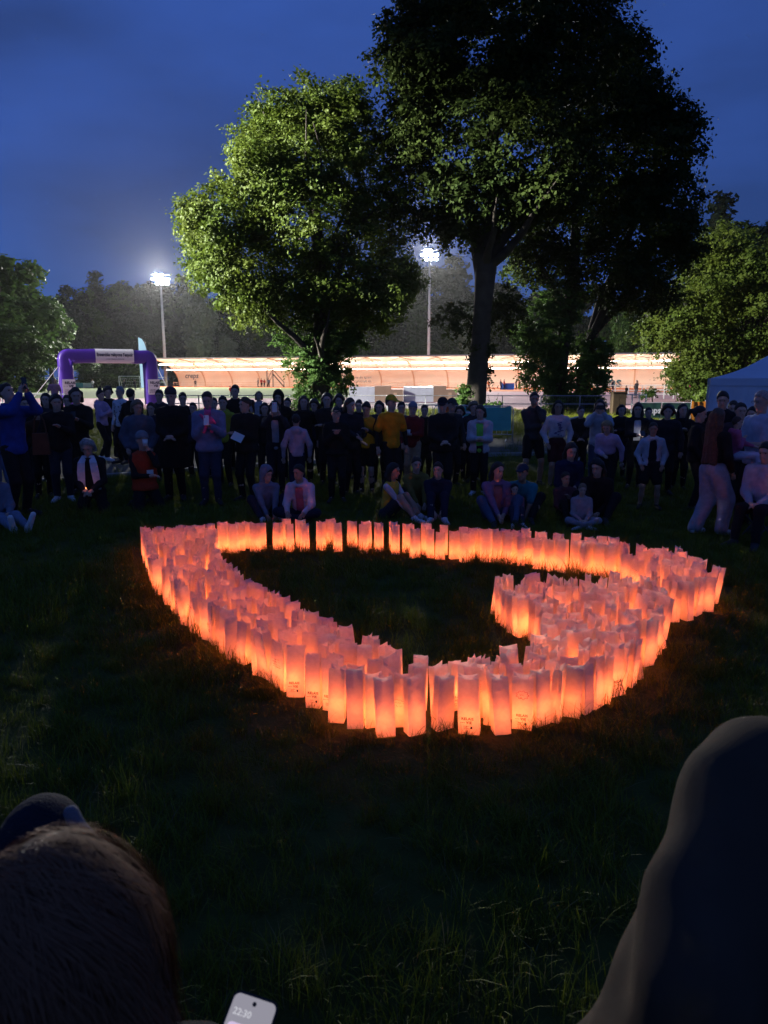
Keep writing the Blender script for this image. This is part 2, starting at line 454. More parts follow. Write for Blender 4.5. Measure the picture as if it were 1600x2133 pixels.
def strokes(name, lines, r, m):
    b = MB()
    for ln in lines: b.tube([(x, -0.0, z) for x, z in ln], r, 4)
    me = b.mesh(name); me.materials.append(m); return me
def scrib(seed, rows, wdt):
    q = random.Random(seed); L = []
    for k in range(rows):
        x = -wdt / 2; z = -0.017 * k; ln = []
        e = wdt / 2 * q.uniform(0.5, 1)
        while x < e:
            ln.append((x, z + q.uniform(-0.005, 0.006))); x += q.uniform(0.002, 0.006)
            if q.random() < 0.12 and len(ln) > 2: L.append(ln); ln = []; x += 0.006
        if len(ln) > 2: L.append(ln)
    return L
heart = [[(0.026 * (16 * math.sin(t) ** 3) / 16, 0.026 * (13 * math.cos(t) - 5 * math.cos(2 * t) - 2 * math.cos(3 * t) - math.cos(4 * t)) / 16) for t in [i * 2 * math.pi / 24 for i in range(25)]]]
cloudp = [[((0.032 + 0.005 * math.cos(9 * t)) * math.cos(t), (0.024 + 0.004 * math.cos(9 * t)) * math.sin(t)) for t in [i * 2 * math.pi / 54 for i in range(55)]]]
def join_text(name, parts):
    v, f = [], []
    for me, ox, oz in parts:
        b = len(v)
        v += [(p.co.x + ox, 0, p.co.y + oz) for p in me.vertices]; f += [tuple(i + b for i in p.vertices) for p in me.polygons]
    return mesh_np(name, v, f)
def _box_text(w, h, ox, oz):
    me = mesh_np("b", [(-w/2, -h/2, 0), (w/2, -h/2, 0), (w/2, h/2, 0), (-w/2, h/2, 0)], [(0, 1, 2, 3)]); return (me, ox, oz)
ME_relais = join_text("printed_logo", [(text_mesh("t", "RELAIS", 0.021, 0.0007, space=1.05), 0, 0.034), (text_mesh("t", "VIE", 0.021, 0.0007, space=1.1), 0.008, 0.012),
                                       (text_mesh("t", "pour la", 0.008, 0.0002), -0.026, 0.013),
                                       _box_text(0.026, 0.002, -0.008, -0.008), _box_text(0.018, 0.002, -0.012, -0.014), _box_text(0.011, 0.014, 0.02, -0.016), _box_text(0.03, 0.002, -0.006, -0.022)])
ME_relais.materials.append(M_ink)
ME_note = [strokes("handwriting", scrib(s, 3 + s % 3, 0.085), 0.0008, (M_pen, M_ink, M_redpen)[s % 3]) for s in range(5)]
ME_heart = strokes("drawn_heart", heart + scrib(9, 1, 0.03), 0.0010, M_redpen)
ME_cloud = strokes("drawn_cloud", cloudp + scrib(12, 2, 0.03), 0.0010, M_redpen)
ME_cancer = join_text("handwriting", [(text_mesh("t", "Cancer", 0.026, 0.0006, shear=0.3), 0, 0.02), (text_mesh("t", "je", 0.026, 0.0006, shear=0.3), -0.01, -0.02)]); ME_cancer.materials.append(M_ink)
ME_jetaime = join_text("handwriting", [(text_mesh("t", "Je", 0.026, 0.0004, shear=0.2), -0.02, 0.03), (text_mesh("t", "t'Estime", 0.023, 0.0004, shear=0.2), 0.0, 0.0)]); ME_jetaime.materials.append(M_pen)

CENTER = ground(760, 1235)
TIP_GAP = ground(900, 1520)
special = {}
def nearest(px, py):
    p = ground(px, py); return min((i for i in range(len(bag_xy)) if i not in special), key=lambda i: (bag_xy[i] - p).length)
for (px, py, what, lab) in ((1080,1510,'cloud',"paper lantern bag with a red cloud drawn near its top, front lobe"),
        (1150,1470,'heart',"white paper lantern bag with a red heart drawn on it, front lobe of the heart"),
        (1035,1462,'cancer',"white paper lantern bag with the handwritten word Cancer at its top, front lobe"),
        (1110,1320,'jetaime',"white paper lantern bag handwritten Je t'Estime, inner corner of the right lobe")):
    special[nearest(px, py)] = (what, lab)
for i, lab in ((0, "narrow glowing paper bag standing nearest the camera at the heart's front gap"), (1, "short glowing paper bag in the front gap, left of the slim dark one"),
               (4, "slim bluish grey dim paper bag alone at the right of the front gap"), (2, "pleated paper bag two places left of the gap at the heart's front"),
               (3, "boxy paper bag third left of the gap at the heart's front")):
    special[i] = (None, lab)
order = sorted(range(len(bag_xy)), key=lambda i: bag_xy[i].y)
keep = set(order[:300]) if len(order) > 325 else set(order)
rest = MB()
def zone_of(p):
    d = p - CENTER
    return "back arc" if d.y > 0.9 else ("left arm" if p.x < TIP_GAP.x else ("front lobe" if p.y < 5.1 else "right lobe"))
_rows = {}
for i, p in enumerate(bag_xy):
    d = p - CENTER; th = math.atan2(d.y, d.x)
    near = [q for q in bag_xy if zone_of(q) == zone_of(p) and abs((math.atan2((q - CENTER).y, (q - CENTER).x) - th + math.pi) % (2 * math.pi) - math.pi) < 0.09]
    k_ = sum((q - CENTER).length < d.length for q in near) / max(1, len(near))
    _rows.setdefault((zone_of(p), "outer" if k_ > 0.66 else "middle" if k_ > 0.33 else "inner"), []).append(i)
_place = {}
for (zn, rw), ids in _rows.items():
    for n_, i in enumerate(sorted(ids, key=lambda j: bag_xy[j].x / bag_xy[j].y)): _place[i] = (n_ + 1, rw)
def where(i, zone): return "%s from the left, %s row, heart's %s" % (ordinal(_place[i][0]), _place[i][1], zone)
for i, p in enumerate(bag_xy):
    me, dep = BAGS[random.randrange(len(BAGS))]
    d = p - CENTER
    rz = math.atan2(d.y, d.x) + math.pi / 2 + random.gauss(0, 0.42) if random.random() < 0.7 else random.uniform(0, 6.28)
    if d.y > 0.8: rz = random.gauss(0, 0.35)
    if 0 <= i < 7: rz = random.uniform(-0.6, 0.6)
    s = random.uniform(0.95, 1.06)
    lean = (random.gauss(0, 0.065), random.gauss(0, 0.065), rz)
    if i == 4: rz = 0.5; lean = (0.02, 0.03, rz)
    if i not in keep:
        mt = Matrix.LocRotScale(p, Matrix.Rotation(rz, 3, 'Z').to_euler(), Vector((s, s, s)))
        rest.add([mt @ v.co for v in me.vertices], [tuple(q.vertices) for q in me.polygons])
    else:
        zone = zone_of(p)
        facing = math.cos(rz) > 0.75 and p.x > -0.6
        logo = facing and random.random() < 0.5 and i not in special
        note = (not logo) and i not in special and random.random() < 0.16
        if i in special: lab = special[i][1]; grp = "paper lantern bags laid out as a heart"
        elif logo: lab = "paper bag printed RELAIS VIE, " + where(i, zone); grp = "RELAIS VIE printed bags in " + zone
        elif note: lab = "paper bag with handwriting, " + where(i, zone); grp = "handwritten bags in " + zone
        else: lab = "glowing paper bag, " + where(i, zone); grp = "plain bags in " + zone
        b = obj("paper_bag", me, M_paper, None, p, lean); b.scale = (s, s, s)
        tag(b, lab, "lantern bag", grp)
        pr = []
        if logo: pr.append((ME_relais, 0.06, random.uniform(-0.012, 0.012)))
        if note: pr.append((random.choice(ME_note), random.uniform(0.16, 0.24), 0))
        if i in special and special[i][0]:
            pr.append(({'cloud': ME_cloud, 'heart': ME_heart, 'cancer': ME_cancer, 'jetaime': ME_jetaime}[special[i][0]], 0.22, 0)); pr.append((ME_relais, 0.06, 0)); b.rotation_euler[2] = random.uniform(-0.3, 0.3)
        for (mm, z, ox) in pr:
            obj(mm.name.split('.')[0], mm, None, b, (ox, -dep / 2 - 0.0065, z))
        obj("candle", ME_candle, None, b); obj("flame", ME_flame, None, b)
        lo = bpy.data.objects.new("candle_light", L_candles[random.choice((0, 0, 0, 1, 1, 2, 2, 3, 4, 4, 5)) if i != 4 else 5]); lo.location = (random.uniform(-.018, .018), random.uniform(-.010, .010), random.uniform(.095, .125)); link(lo, b)
if rest.v:
    o = rest.build("paper_bags", M_paper, None, True); tag(o, "far row of plain glowing paper lantern bags at the back of the heart", kind='stuff')
    for i, p in enumerate(bag_xy):
        if i not in keep:
            lo = bpy.data.objects.new("candle_light", L_candle); lo.location = p + Vector((0, 0, 0.085)); link(lo, o)

# ================================================================== GRASS (stuff, instanced tufts)
M_grass = leaf_mat("grass blades", (0.095, 0.125, 0.009), (0.170, 0.190, 0.016), 0.3, 1.2)
M_dry = leaf_mat("dry grass blades", (0.16, 0.14, 0.06), (0.11, 0.12, 0.04), 0.3, 1.2)
def tuft(seed, n, hmin, hmax, spread, dry=0.08):
    r = random.Random(seed); v = []; f = []; mi = []
    for _ in range(n):
        a = r.uniform(0, 6.28); rr = spread * math.sqrt(r.random())
        x, y = rr * math.cos(a), rr * math.sin(a)
        hh = r.uniform(hmin, hmax); w = r.uniform(0.0013, 0.0028); da = r.uniform(0, 6.28); lean = r.uniform(0.15, 0.95) * hh
        dx, dy = math.cos(da), math.sin(da); sx, sy = -dy * w, dx * w
        b = len(v); K = 3
        for k in range(K):
            t = k / K; px, py, pz = x + dx * lean * t ** 1.8, y + dy * lean * t ** 1.8, hh * (t - 0.25 * t * t * (lean / hh))
            ww = 1 - 0.5 * t
            v += [(px - sx * ww, py - sy * ww, pz), (px + sx * ww, py + sy * ww, pz)]
        v.append((x + dx * lean, y + dy * lean, hh * (1 - 0.25 * lean / hh)))
        m = 1 if r.random() < dry else 0
        for k in range(K - 1): f.append((b + 2 * k, b + 2 * k + 1, b + 2 * k + 3, b + 2 * k + 2)); mi.append(m)
        f.append((b + 2 * K - 2, b + 2 * K - 1, b + 2 * K)); mi.append(m)
    me = mesh_np("grass_tuft", v, f); me.materials.append(M_grass); me.materials.append(M_dry)
    me.polygons.foreach_set("material_index", mi); return me
tufts = bpy.data.collections.new("grass tufts")
for s in range(6):
    o = bpy.data.objects.new("grass_tuft", tuft(s, 34, 0.05, 0.13 if s < 4 else 0.19, 0.085)); tufts.objects.link(o)
pts, rot, scl = [], [], []
bags_np = np.array([(p.x, p.y) for p in bag_xy])
path_poly = [Vector((x, y, 0)) for x, y in ((-22, 10.5), (-6.6, 13.2), (-2, 16.6), (3, 18.3), (9, 19.2), (30, 22), (30, 26.5), (8, 25.0), (2, 23.0), (-4, 20.5), (-8, 16.8), (-22, 13.5))]
def grow(y0, y1, dens, smin, smax):
    n = int(dens * (y1 - y0) * (0.62 * (y0 + y1) * 1.0 + 1.6))
    ys_ = np.sqrt(rng.uniform(y0 ** 2, y1 ** 2, n)); xs_ = rng.uniform(-1, 1, n) * (0.60 * ys_ + 0.8)
    for x, y in zip(xs_, ys_):
        if 3.2 < y < 9 and ((bags_np - (x, y)) ** 2).sum(1).min() < 0.072 ** 2: continue
        if y > 10 and inside(Vector((x, y, 0)), path_poly) and random.random() < 0.93: continue
        cl = math.sin(1.7 * x + 0.6 * y) * math.sin(1.3 * y - 0.9 * x) * 0.5 + math.sin(4.1 * x + 2) * math.sin(3.7 * y) * 0.25
        pts.append((x, y, 0)); rot.append((rng.normal(0, 0.12), rng.normal(0, 0.12), rng.uniform(0, 6.28)))
        scl.append(rng.uniform(smin, smax) * (1 + 0.5 * cl))
grow(1.4, 5.0, 130, 0.5, 0.98); grow(5.0, 9.5, 100, 0.65, 1.2); grow(9.5, 15, 62, 0.7, 1.25); grow(15, 30, 12, 1.0, 1.7); grow(30, 45, 5, 1.4, 2.2)
print("TUFTS", len(pts))
gm = bpy.data.meshes.new("grass"); gm.vertices.add(len(pts)); gm.vertices.foreach_set("co", np.array(pts, np.float32).ravel())
a = gm.attributes.new("rot", 'FLOAT_VECTOR', 'POINT'); a.data.foreach_set("vector", np.array(rot, np.float32).ravel())
a = gm.attributes.new("scl", 'FLOAT', 'POINT'); a.data.foreach_set("value", np.array(scl, np.float32))
go = bpy.data.objects.new("grass", gm); link(go); tag(go, "uneven tufts of lawn grass around the lanterns", "grass", kind='stuff')
ng = bpy.data.node_groups.new("grass scatter", 'GeometryNodeTree')
ng.interface.new_socket("Geometry", in_out='INPUT', socket_type='NodeSocketGeometry'); ng.interface.new_socket("Geometry", in_out='OUTPUT', socket_type='NodeSocketGeometry')
gi, g_o = ng.nodes.new("NodeGroupInput"), ng.nodes.new("NodeGroupOutput")
iop = ng.nodes.new("GeometryNodeInstanceOnPoints"); ci = ng.nodes.new("GeometryNodeCollectionInfo")
ci.inputs["Collection"].default_value = tufts; ci.inputs["Separate Children"].default_value = True; ci.inputs["Reset Children"].default_value = True
iop.inputs["Pick Instance"].default_value = True
na = ng.nodes.new("GeometryNodeInputNamedAttribute"); na.data_type = 'FLOAT_VECTOR'; na.inputs[0].default_value = "rot"
nb = ng.nodes.new("GeometryNodeInputNamedAttribute"); nb.data_type = 'FLOAT'; nb.inputs[0].default_value = "scl"
ng.links.new(gi.outputs[0], iop.inputs["Points"]); ng.links.new(ci.outputs[0], iop.inputs["Instance"])
ng.links.new(na.outputs["Attribute"], iop.inputs["Rotation"]); ng.links.new(nb.outputs["Attribute"], iop.inputs["Scale"])
ng.links.new(iop.outputs[0], g_o.inputs[0])
md = go.modifiers.new("scatter", 'NODES'); md.node_group = ng
# ================================================================== COVERED STAND
M_lining = mat("peach canvas lining", (0.84, 0.74, 0.63), 0.85, noise=0.05, nscale=0.25)
M_ribm = mat("cream lining rib", (0.66, 0.45, 0.30), 0.8)
M_edge = mat("grey roof edge", (0.35, 0.36, 0.36), 0.6, noise=0.2, nscale=0.8)
M_tubelight = emis("strip light", (1.0, 0.92, 0.80), 26.0)
M_truss = mat("truss shadow grey", (0.22, 0.17, 0.13), 0.7)
M_teal = mat("dark teal lettering", (0.03, 0.10, 0.13), 0.7)
M_grey_txt = mat("slate lettering", (0.10, 0.12, 0.15), 0.7)
SA, SB = Vector((xat(318, 170), 170, 0)), Vector((xat(1412, 132), 132, 0))
sdir = (SB - SA).normalized(); sback = Vector((-sdir.y, sdir.x, 0)); SL = (SB - SA).length
prof = [(0, 6.35), (1.6, 6.30), (3.4, 6.02), (5.2, 5.55), (6.9, 4.85), (8.3, 4.0), (9.4, 3.1), (10.1, 2.1), (10.5, 1.0), (10.6, 0.0)]
def stand_pt(u, v, z): return SA + sdir * u + sback * v + Vector((0, 0, z))
stand = thing("grandstand", "long low covered stand glowing peach inside behind the pitch", "stand")
nb_ = 15
v, f = [], []
NU = 60
for i in range(NU + 1):
    u = SL * i / NU
    bay = (u / SL * nb_) % 1.0
    bul = 0.35 * math.sin(math.pi * bay)
    for k, (a, z) in enumerate(prof):
        w = bul * math.sin(math.pi * k / (len(prof) - 1))
        v.append(stand_pt(u, a + w, z))
n = len(prof)
for i in range(NU):
    for k in range(n - 1): f.append((i * n + k, i * n + k + 1, (i + 1) * n + k + 1, (i + 1) * n + k))
obj("lining", mesh_np("lining", v, f, True), M_lining, stand)
# outer skin of the roof, 0.25 m above the lining, with the closed right gable
v2 = []; 
for i in (0, 1):
    for a, z in prof: v2.append(stand_pt(SL * i, a + 0.3 if z < 6 else a - 0.1, z + 0.28))
obj("roof", mesh_np("roof", v2, [(k, n + k, n + k + 1, k + 1) for k in range(n - 1)], True), M_edge, stand)
g = [stand_pt(SL + 0.05, a, z) for a, z in prof] + [stand_pt(SL + 0.05, 9.0, 0)]
g2 = [stand_pt(SL + 0.05, 3.0, 6.1)] + [stand_pt(SL + 0.05, a, z) for a, z in prof[3:]] + [stand_pt(SL + 0.05, 6.5, 0), stand_pt(SL + 0.05, 5.2, 2.2)]
obj("gable_wall", mesh_np("gable_wall", g2, [tuple(range(len(g2)))]), M_lining, stand)
e = MB(); e.tube([stand_pt(0, -0.1, 6.45), stand_pt(SL, -0.1, 6.45)], 0.16, 6)
e.tube([stand_pt(SL, a, z + 0.1) for a, z in prof[:6]], 0.10, 6)
e.build("roof_edge", M_edge, stand)
for i in range(nb_ + 1):
    u = min(SL - 0.15, max(0.15, SL * i / nb_))
    r_ = MB(); r_.tube([stand_pt(u, a - 0.12, z - 0.06) for a, z in prof], 0.13, 6)
    r_.build("rib", M_ribm, stand)
    if 0 < i < nb_:
        t_ = MB(); t_.tube([stand_pt(u, 0.1, 6.15), stand_pt(u + 2.6, 2.6, 5.7)], 0.05, 4); t_.tube([stand_pt(u, 0.1, 6.15), stand_pt(u - 2.6, 2.6, 5.7)], 0.05, 4)
        t_.build("truss_brace", M_truss, stand)
lt = MB(); lt.box((0, 0, 0), (4.6, 0.14, 0.13)); ME_lt = lt.mesh("light_tube"); ME_lt.materials.append(M_tubelight)
ang = math.atan2(sdir.y, sdir.x)
for row, (a, z, frac) in enumerate(((2.0, 5.15, 0.78), (5.6, 3.95, 0.985))):
    N = 22
    for i in range(N):
        o = obj("light_tube", ME_lt, None, stand, stand_pt(SL * (i + 0.5) / N, a, z), (0, 0, ang)); o.scale = (SL / N * frac / 4.6, 1, 1)
# handrail along the foot of the lining
hr = MB()
for z in (0.55, 1.0): hr.tube([stand_pt(0.5, 7.5, z), stand_pt(SL - 0.5, 7.5, z)], 0.035, 4)
for i in range(60): u = 0.6 + (SL - 1.2) * i / 59; hr.tube([stand_pt(u, 7.5, 0), stand_pt(u, 7.5, 1.0)], 0.03, 4)
hr.build("handrail", M_ribm, stand)
def stand_text(s, px, py, hgt, m, bold=0.02, name="lettering"):
    """lettering on the lining at the height z where that pixel falls"""
    best = None
    for i in range(400):
        u = SL * i / 400
        q = stand_pt(u, 10.0, 2.6)
        zc = q.y * CP - (q.z - H) * SP
        e_ = abs(800 + 1479 * q.x / zc - px)
        if best is None or e_ < best[0]: best = (e_, u, q.y)
    u, y = best[1], best[2]
    z = zat(py, y)
    va = np.interp(z, [p[1] for p in prof[::-1]], [p[0] for p in prof[::-1]])
    me = text_mesh(name, s, hgt, bold); me.transform(STAND)
    tilt = 0.22
    o = obj(name, me, m, stand, stand_pt(u, va - 0.45, z), (-tilt, 0, ang))
    return o
stand_text("creps", 402, 783, 1.75, M_grey_txt, 0.035)
stand_text("creps", 1262, 796, 2.9, M_teal, 0.06)
stand_text("ne du sport\nconstruit ici.", 756, 790, 0.85, M_grey_txt, 0.0)
pl = MB(); pl.tube([stand_pt(SL * 0.405, 8.2, 0), stand_pt(SL * 0.409, 7.7, 4.2)], 0.05, 5); pl.build("banner_pole", M_edge, stand)
# mobile stair on the pitch side
st = thing("mobile_stair", "wheeled steel stair tower in front of the stand", "stairs", (xat(573, 160), 160, 0))
s_ = MB()
for sx in (-1.7, -0.4):
    for sy in (-0.5, 0.5): s_.tube([(sx, sy, 0), (sx, sy, 3.9)], 0.05, 4)
for sy in (-0.5, 0.5):
    s_.tube([(-0.4, sy, 2.9), (2.0, sy, 0.1)], 0.06, 4); s_.tube([(-0.4, sy, 3.9), (2.0, sy, 1.1)], 0.04, 4); s_.tube([(2.0, sy, 0), (2.0, sy, 1.1)], 0.04, 4)
    s_.tube([(-1.7, sy, 3.9), (-0.4, sy, 3.9)], 0.04, 4); s_.tube([(-1.7, sy, 0.2), (-0.4, sy, 2.8)], 0.03, 4); s_.tube([(-1.7, sy, 1.5), (-0.4, sy, 3.9)], 0.03, 4)
s_.build("frame", mat("dark steel", (0.06, 0.06, 0.065), 0.5, metal=0.5), st)
for k in range(9):
    b = MB(); b.box((-0.25 + 0.27 * k, 0, 2.75 - 0.32 * k), (0.28, 0.95, 0.06)); b.build("tread", mat("dark steel", (0, 0, 0)), st)
b = MB(); b.box((-1.05, 0, 2.9), (1.3, 1.0, 0.07)); b.build("platform", mat("dark steel", (0, 0, 0)), st)

# ================================================================== FLOODLIGHT MASTS
M_mast = mat("galvanised mast", (0.52, 0.53, 0.52), 0.5, noise=0.1, nscale=2)
M_lampbox = mat("lamp housing", (0.32, 0.33, 0.34), 0.5)
M_glass = emis("floodlight glass", (0.93, 0.97, 1.0), 420.0, sample=False)
bx = MB(); bx.box((0, 0.18, 0), (0.62, 0.30, 0.5), 0, 1.0); ME_lb = bx.mesh("lamp_head"); ME_lb.materials.append(M_lampbox)
gl = MB(); gl.add([(-0.28, 0, -0.22), (0.28, 0, -0.22), (0.28, 0, 0.22), (-0.28, 0, 0.22)], [(0, 1, 2, 3)]); ME_lg = gl.mesh("lamp_glass"); ME_lg.materials.append(M_glass)
def mast(px, y, top, aim, label, energy, rows=3, cols=4, x=None, cone=150, facing=None):
    X = xat(px, y, 8) if x is None else x
    t = thing("floodlight_mast", label, "floodlight", (X, y, 0), 0, "floodlight masts round the pitch")
    m = MB(); m.tube([(0, 0, 0), (0, 0, top * 0.5), (0, 0, top + 0.6)], [0.42, 0.32, 0.2], 10); m.build("pole", M_mast, t, True)
    m = MB()
    for k in range(int(top / 0.9)): z = 1.5 + k * 0.9; m.tube([(0.2, 0, z), (0.62, 0, z)], 0.028, 4)
    o = m.build("rungs", M_mast, t); tag(o, kind='stuff')
    m = MB(); m.box((0.45, 0, top * 0.55), (0.5, 0.4, 0.06)); m.box((0.45, 0, top * 0.85), (0.6, 0.4, 0.06)); m.build("rest_platform", M_mast, t)
    d = Vector((aim[0] - X, aim[1] - y, aim[2] - top)); rz = math.atan2(d.y, d.x) + math.pi / 2
    m = MB(); cr, sr = math.cos(rz), math.sin(rz)
    for r_ in range(rows):
        z = top - 0.9 * (rows - 1) + 0.9 * r_ * 1.15; m.tube([(-2.2 * cr, -2.2 * sr, z), (2.2 * cr, 2.2 * sr, z)], 0.07, 6)
    m.build("crossarm", M_mast, t)
    for r_ in range(rows):
        nc_ = (cols - 1, cols, cols - 2)[r_ % 3] if cols > 3 else cols
        for c in range(nc_):
            u = (c - (nc_ - 1) / 2) * 1.15 + (.35, 0, -.4)[r_ % 3]; z = top - 0.9 * (rows - 1) + 0.9 * r_ * 1.15
            h = obj("lamp_head", ME_lb, None, t, (u * cr + 0.32 * sr, u * sr - 0.32 * cr, z), (-R(28), 0, rz + random.uniform(-0.35, 0.35)))
            h.scale = (1.25, 1, 1.25)
            g_ = obj("lamp_glass", ME_lg, None, h, (0, 0.022, 0))
    sp = bpy.data.lights.new("floodlight_beam", 'SPOT'); sp.energy = energy; sp.spot_size = R(cone); sp.spot_blend = 0.7; sp.shadow_soft_size = 1.2; sp.color = (1.0, 0.97, 0.90)
    so = bpy.data.objects.new("floodlight_beam", sp); so.location = (0.9 * sr * 1.5, -0.9 * cr * 1.5, top + 0.2)
    so.rotation_euler = d.to_track_quat('-Z', 'Y').to_euler(); link(so, t)
    return t
mast(343, 182, zat(575, 182), (-20, 40, 0), "tall lattice-free white floodlight mast glaring behind the left end of the stand", FLOOD_W * 1.2)
mast(893, 178, zat(524, 178), (0, 30, 0), "white floodlight mast whose lamps glare through the leaves of the lime trees", FLOOD_W)
# the next mast of the same ring, left of the frame: it lights the left flank of the lime trees
t_side = mast(0, 24, 26, (-6.5, 37, 9), "white floodlight mast at the near left corner of the pitch", SIDE_FLOOD_W, x=-68, cone=15.5)
for aim_, pw_, cn_ in (((31, 62, 10), 0.5, 15), ((-66, 106, 3), 0.1, 22), ((-4, 78, 0), 0.16, 48)):      # two more lamp groups of the same mast
    sp = bpy.data.lights.new("floodlight_beam", 'SPOT'); sp.energy = SIDE_FLOOD_W * pw_; sp.spot_size = R(cn_); sp.spot_blend = 0.6; sp.shadow_soft_size = 1.0; sp.color = (1.0, 0.97, 0.90)
    so = bpy.data.objects.new("floodlight_beam", sp); so.location = (1.4, 0.3, 26.4)
    so.rotation_euler = (Vector(aim_) - Vector((-66.6, 24.3, 26.4))).to_track_quat('-Z', 'Y').to_euler(); link(so, t_side)

# ================================================================== TREES
M_bark = mat("dark lime bark", (0.045, 0.038, 0.030), 0.95, noise=0.35, nscale=2.0, bump=0.8, bscale=7)
M_lime = leaf_mat("lime leaves", (0.040, 0.076, 0.010), (0.090, 0.118, 0.015), 0.30)
M_limed = leaf_mat("dark plane leaves", (0.018, 0.034, 0.009), (0.040, 0.056, 0.012), 0.22, spec=0.03)
M_ivy = leaf_mat("ivy leaves", (0.045, 0.105, 0.020), (0.080, 0.140, 0.028), 0.42)
M_mid = leaf_mat("woodland leaves", (0.030, 0.070, 0.014), (0.060, 0.100, 0.022), 0.25, 0.12, spec=0.06)
M_conif = leaf_mat("conifer needles", (0.020, 0.036, 0.020), (0.034, 0.05, 0.026), 0.1, 0.12, spec=0.03)
M_pale = leaf_mat("floodlit pale leaves", (0.14, 0.19, 0.09), (0.20, 0.24, 0.12), 0.3, 0.2)  # floodlight falling on these crowns is put into the paler leaf colour

def leaves(name, ells, nclump, nleaf, csize, lsize, seed, shell=0.55, flat=0.5, droop=0.35):
    """leaf blades gathered in sprays spread through a union of ellipsoids (cx,cy,cz,rx,ry,rz)"""
    g_ = np.random.default_rng(seed)
    E = np.array(ells, float)
    vol = (E[:, 3] * E[:, 4] * E[:, 5]) ** (2 / 3)
    C, Nn = [], []
    tot = 0
    while tot < nclump:
        m = nclump
        ei = g_.choice(len(E), m, p=vol / vol.sum())
        d = g_.normal(size=(m, 3)); d /= np.linalg.norm(d, axis=1)[:, None]
        r = shell + (1.03 - shell) * g_.random(m) ** 0.5
        c = E[ei, :3] + d * E[ei, 3:] * r[:, None]
        ok = np.ones(m, bool)
        for q in range(len(E)):
            k = np.linalg.norm((c - E[q, :3]) / E[q, 3:], axis=1)
            ok &= ~((k < shell * 0.8) & (ei != q))
        nn = d / E[ei, 3:]; nn /= np.linalg.norm(nn, axis=1)[:, None]
        C.append(c[ok]); Nn.append(nn[ok]); tot += ok.sum()
    C = np.concatenate(C)[:nclump]; Nn = np.concatenate(Nn)[:nclump]
    cs = csize * g_.uniform(0.6, 1.35, nclump)
    # each spray: leaves along a short drooping twig that points outwards
    t = g_.random((nclump, nleaf))
    out = Nn + g_.normal(0, 0.45, (nclump, 3)); out[:, 2] += 0.1; out /= np.linalg.norm(out, axis=1)[:, None]
    L = C[:, None] + out[:, None] * (t[..., None] - 0.4) * cs[:, None, None] * 1.5
    L[..., 2] -= droop * cs[:, None] * t ** 2
    off = g_.normal(0, 1, (nclump, nleaf, 3)) * (cs[:, None, None] * 0.42 * (1.1 - 0.6 * t[..., None])); off[..., 2] *= flat
    L = (L + off).reshape(-1, 3)
    M = len(L)
    nrm = np.repeat(out, nleaf, 0) * 0.75 + g_.normal(0, 0.38, (M, 3)) + np.array([0, 0, 0.40]); nrm /= np.linalg.norm(nrm, axis=1)[:, None]
    a = np.cross(nrm, g_.normal(size=(M, 3))); a /= np.linalg.norm(a, axis=1)[:, None]; b = np.cross(nrm, a)
    s = lsize * g_.uniform(0.55, 1.3, M)[:, None]
    V = np.stack([L - a * s * 0.62, L + b * s * 0.42 - nrm * s * 0.12, L + a * s * 0.62, L - b * s * 0.42 - nrm * s * 0.12], 1).reshape(-1, 3)
    return mesh_np(name, V, np.arange(M * 4).reshape(M, 4))

def limbs(base, pts, r0, seed, nsub=14, mid=None):
    """trunk through pts (list of (x,y,z,r)), plus limbs reaching into the crown"""
    m = MB(); r = random.Random(seed)
    m.tube([p[:3] for p in pts], [p[3] for p in pts], 12)
    for _ in range(nsub):
        k = r.randint(max(1, len(pts) // 2 - 1), len(pts) - 2)
        p = Vector(pts[k][:3]); a = r.uniform(0, 6.28); L = r.uniform(3, 6.5); el = r.uniform(0.5, 1.1)
        d = Vector((math.cos(a) * math.cos(el), math.sin(a) * math.cos(el), math.sin(el)))
        ps, rr = [p], [pts[k][3] * 0.5]
        for j in range(1, 6):
            d = (d + Vector((r.uniform(-.2, .2), r.uniform(-.2, .2), r.uniform(-.1, .15)))).normalized()
            ps.append(ps[-1] + d * L / 5); rr.append(rr[0] * (1 - j / 5.6))
        m.tube(ps, rr, 6)
    return m

def px_ells(y, rows):
    """rows of (px, py, rpx, rpy, depth offset, depth radius) -> world ellipsoids at distance y"""
    out = []
    for (px, py, rx, rz, dy, ry) in rows:
        p = pt(px, py, y); s = (y * CP) / 1479
        out.append((p.x, y + dy, p.z, rx * s, ry, rz * s))
    return out
D = 38.0
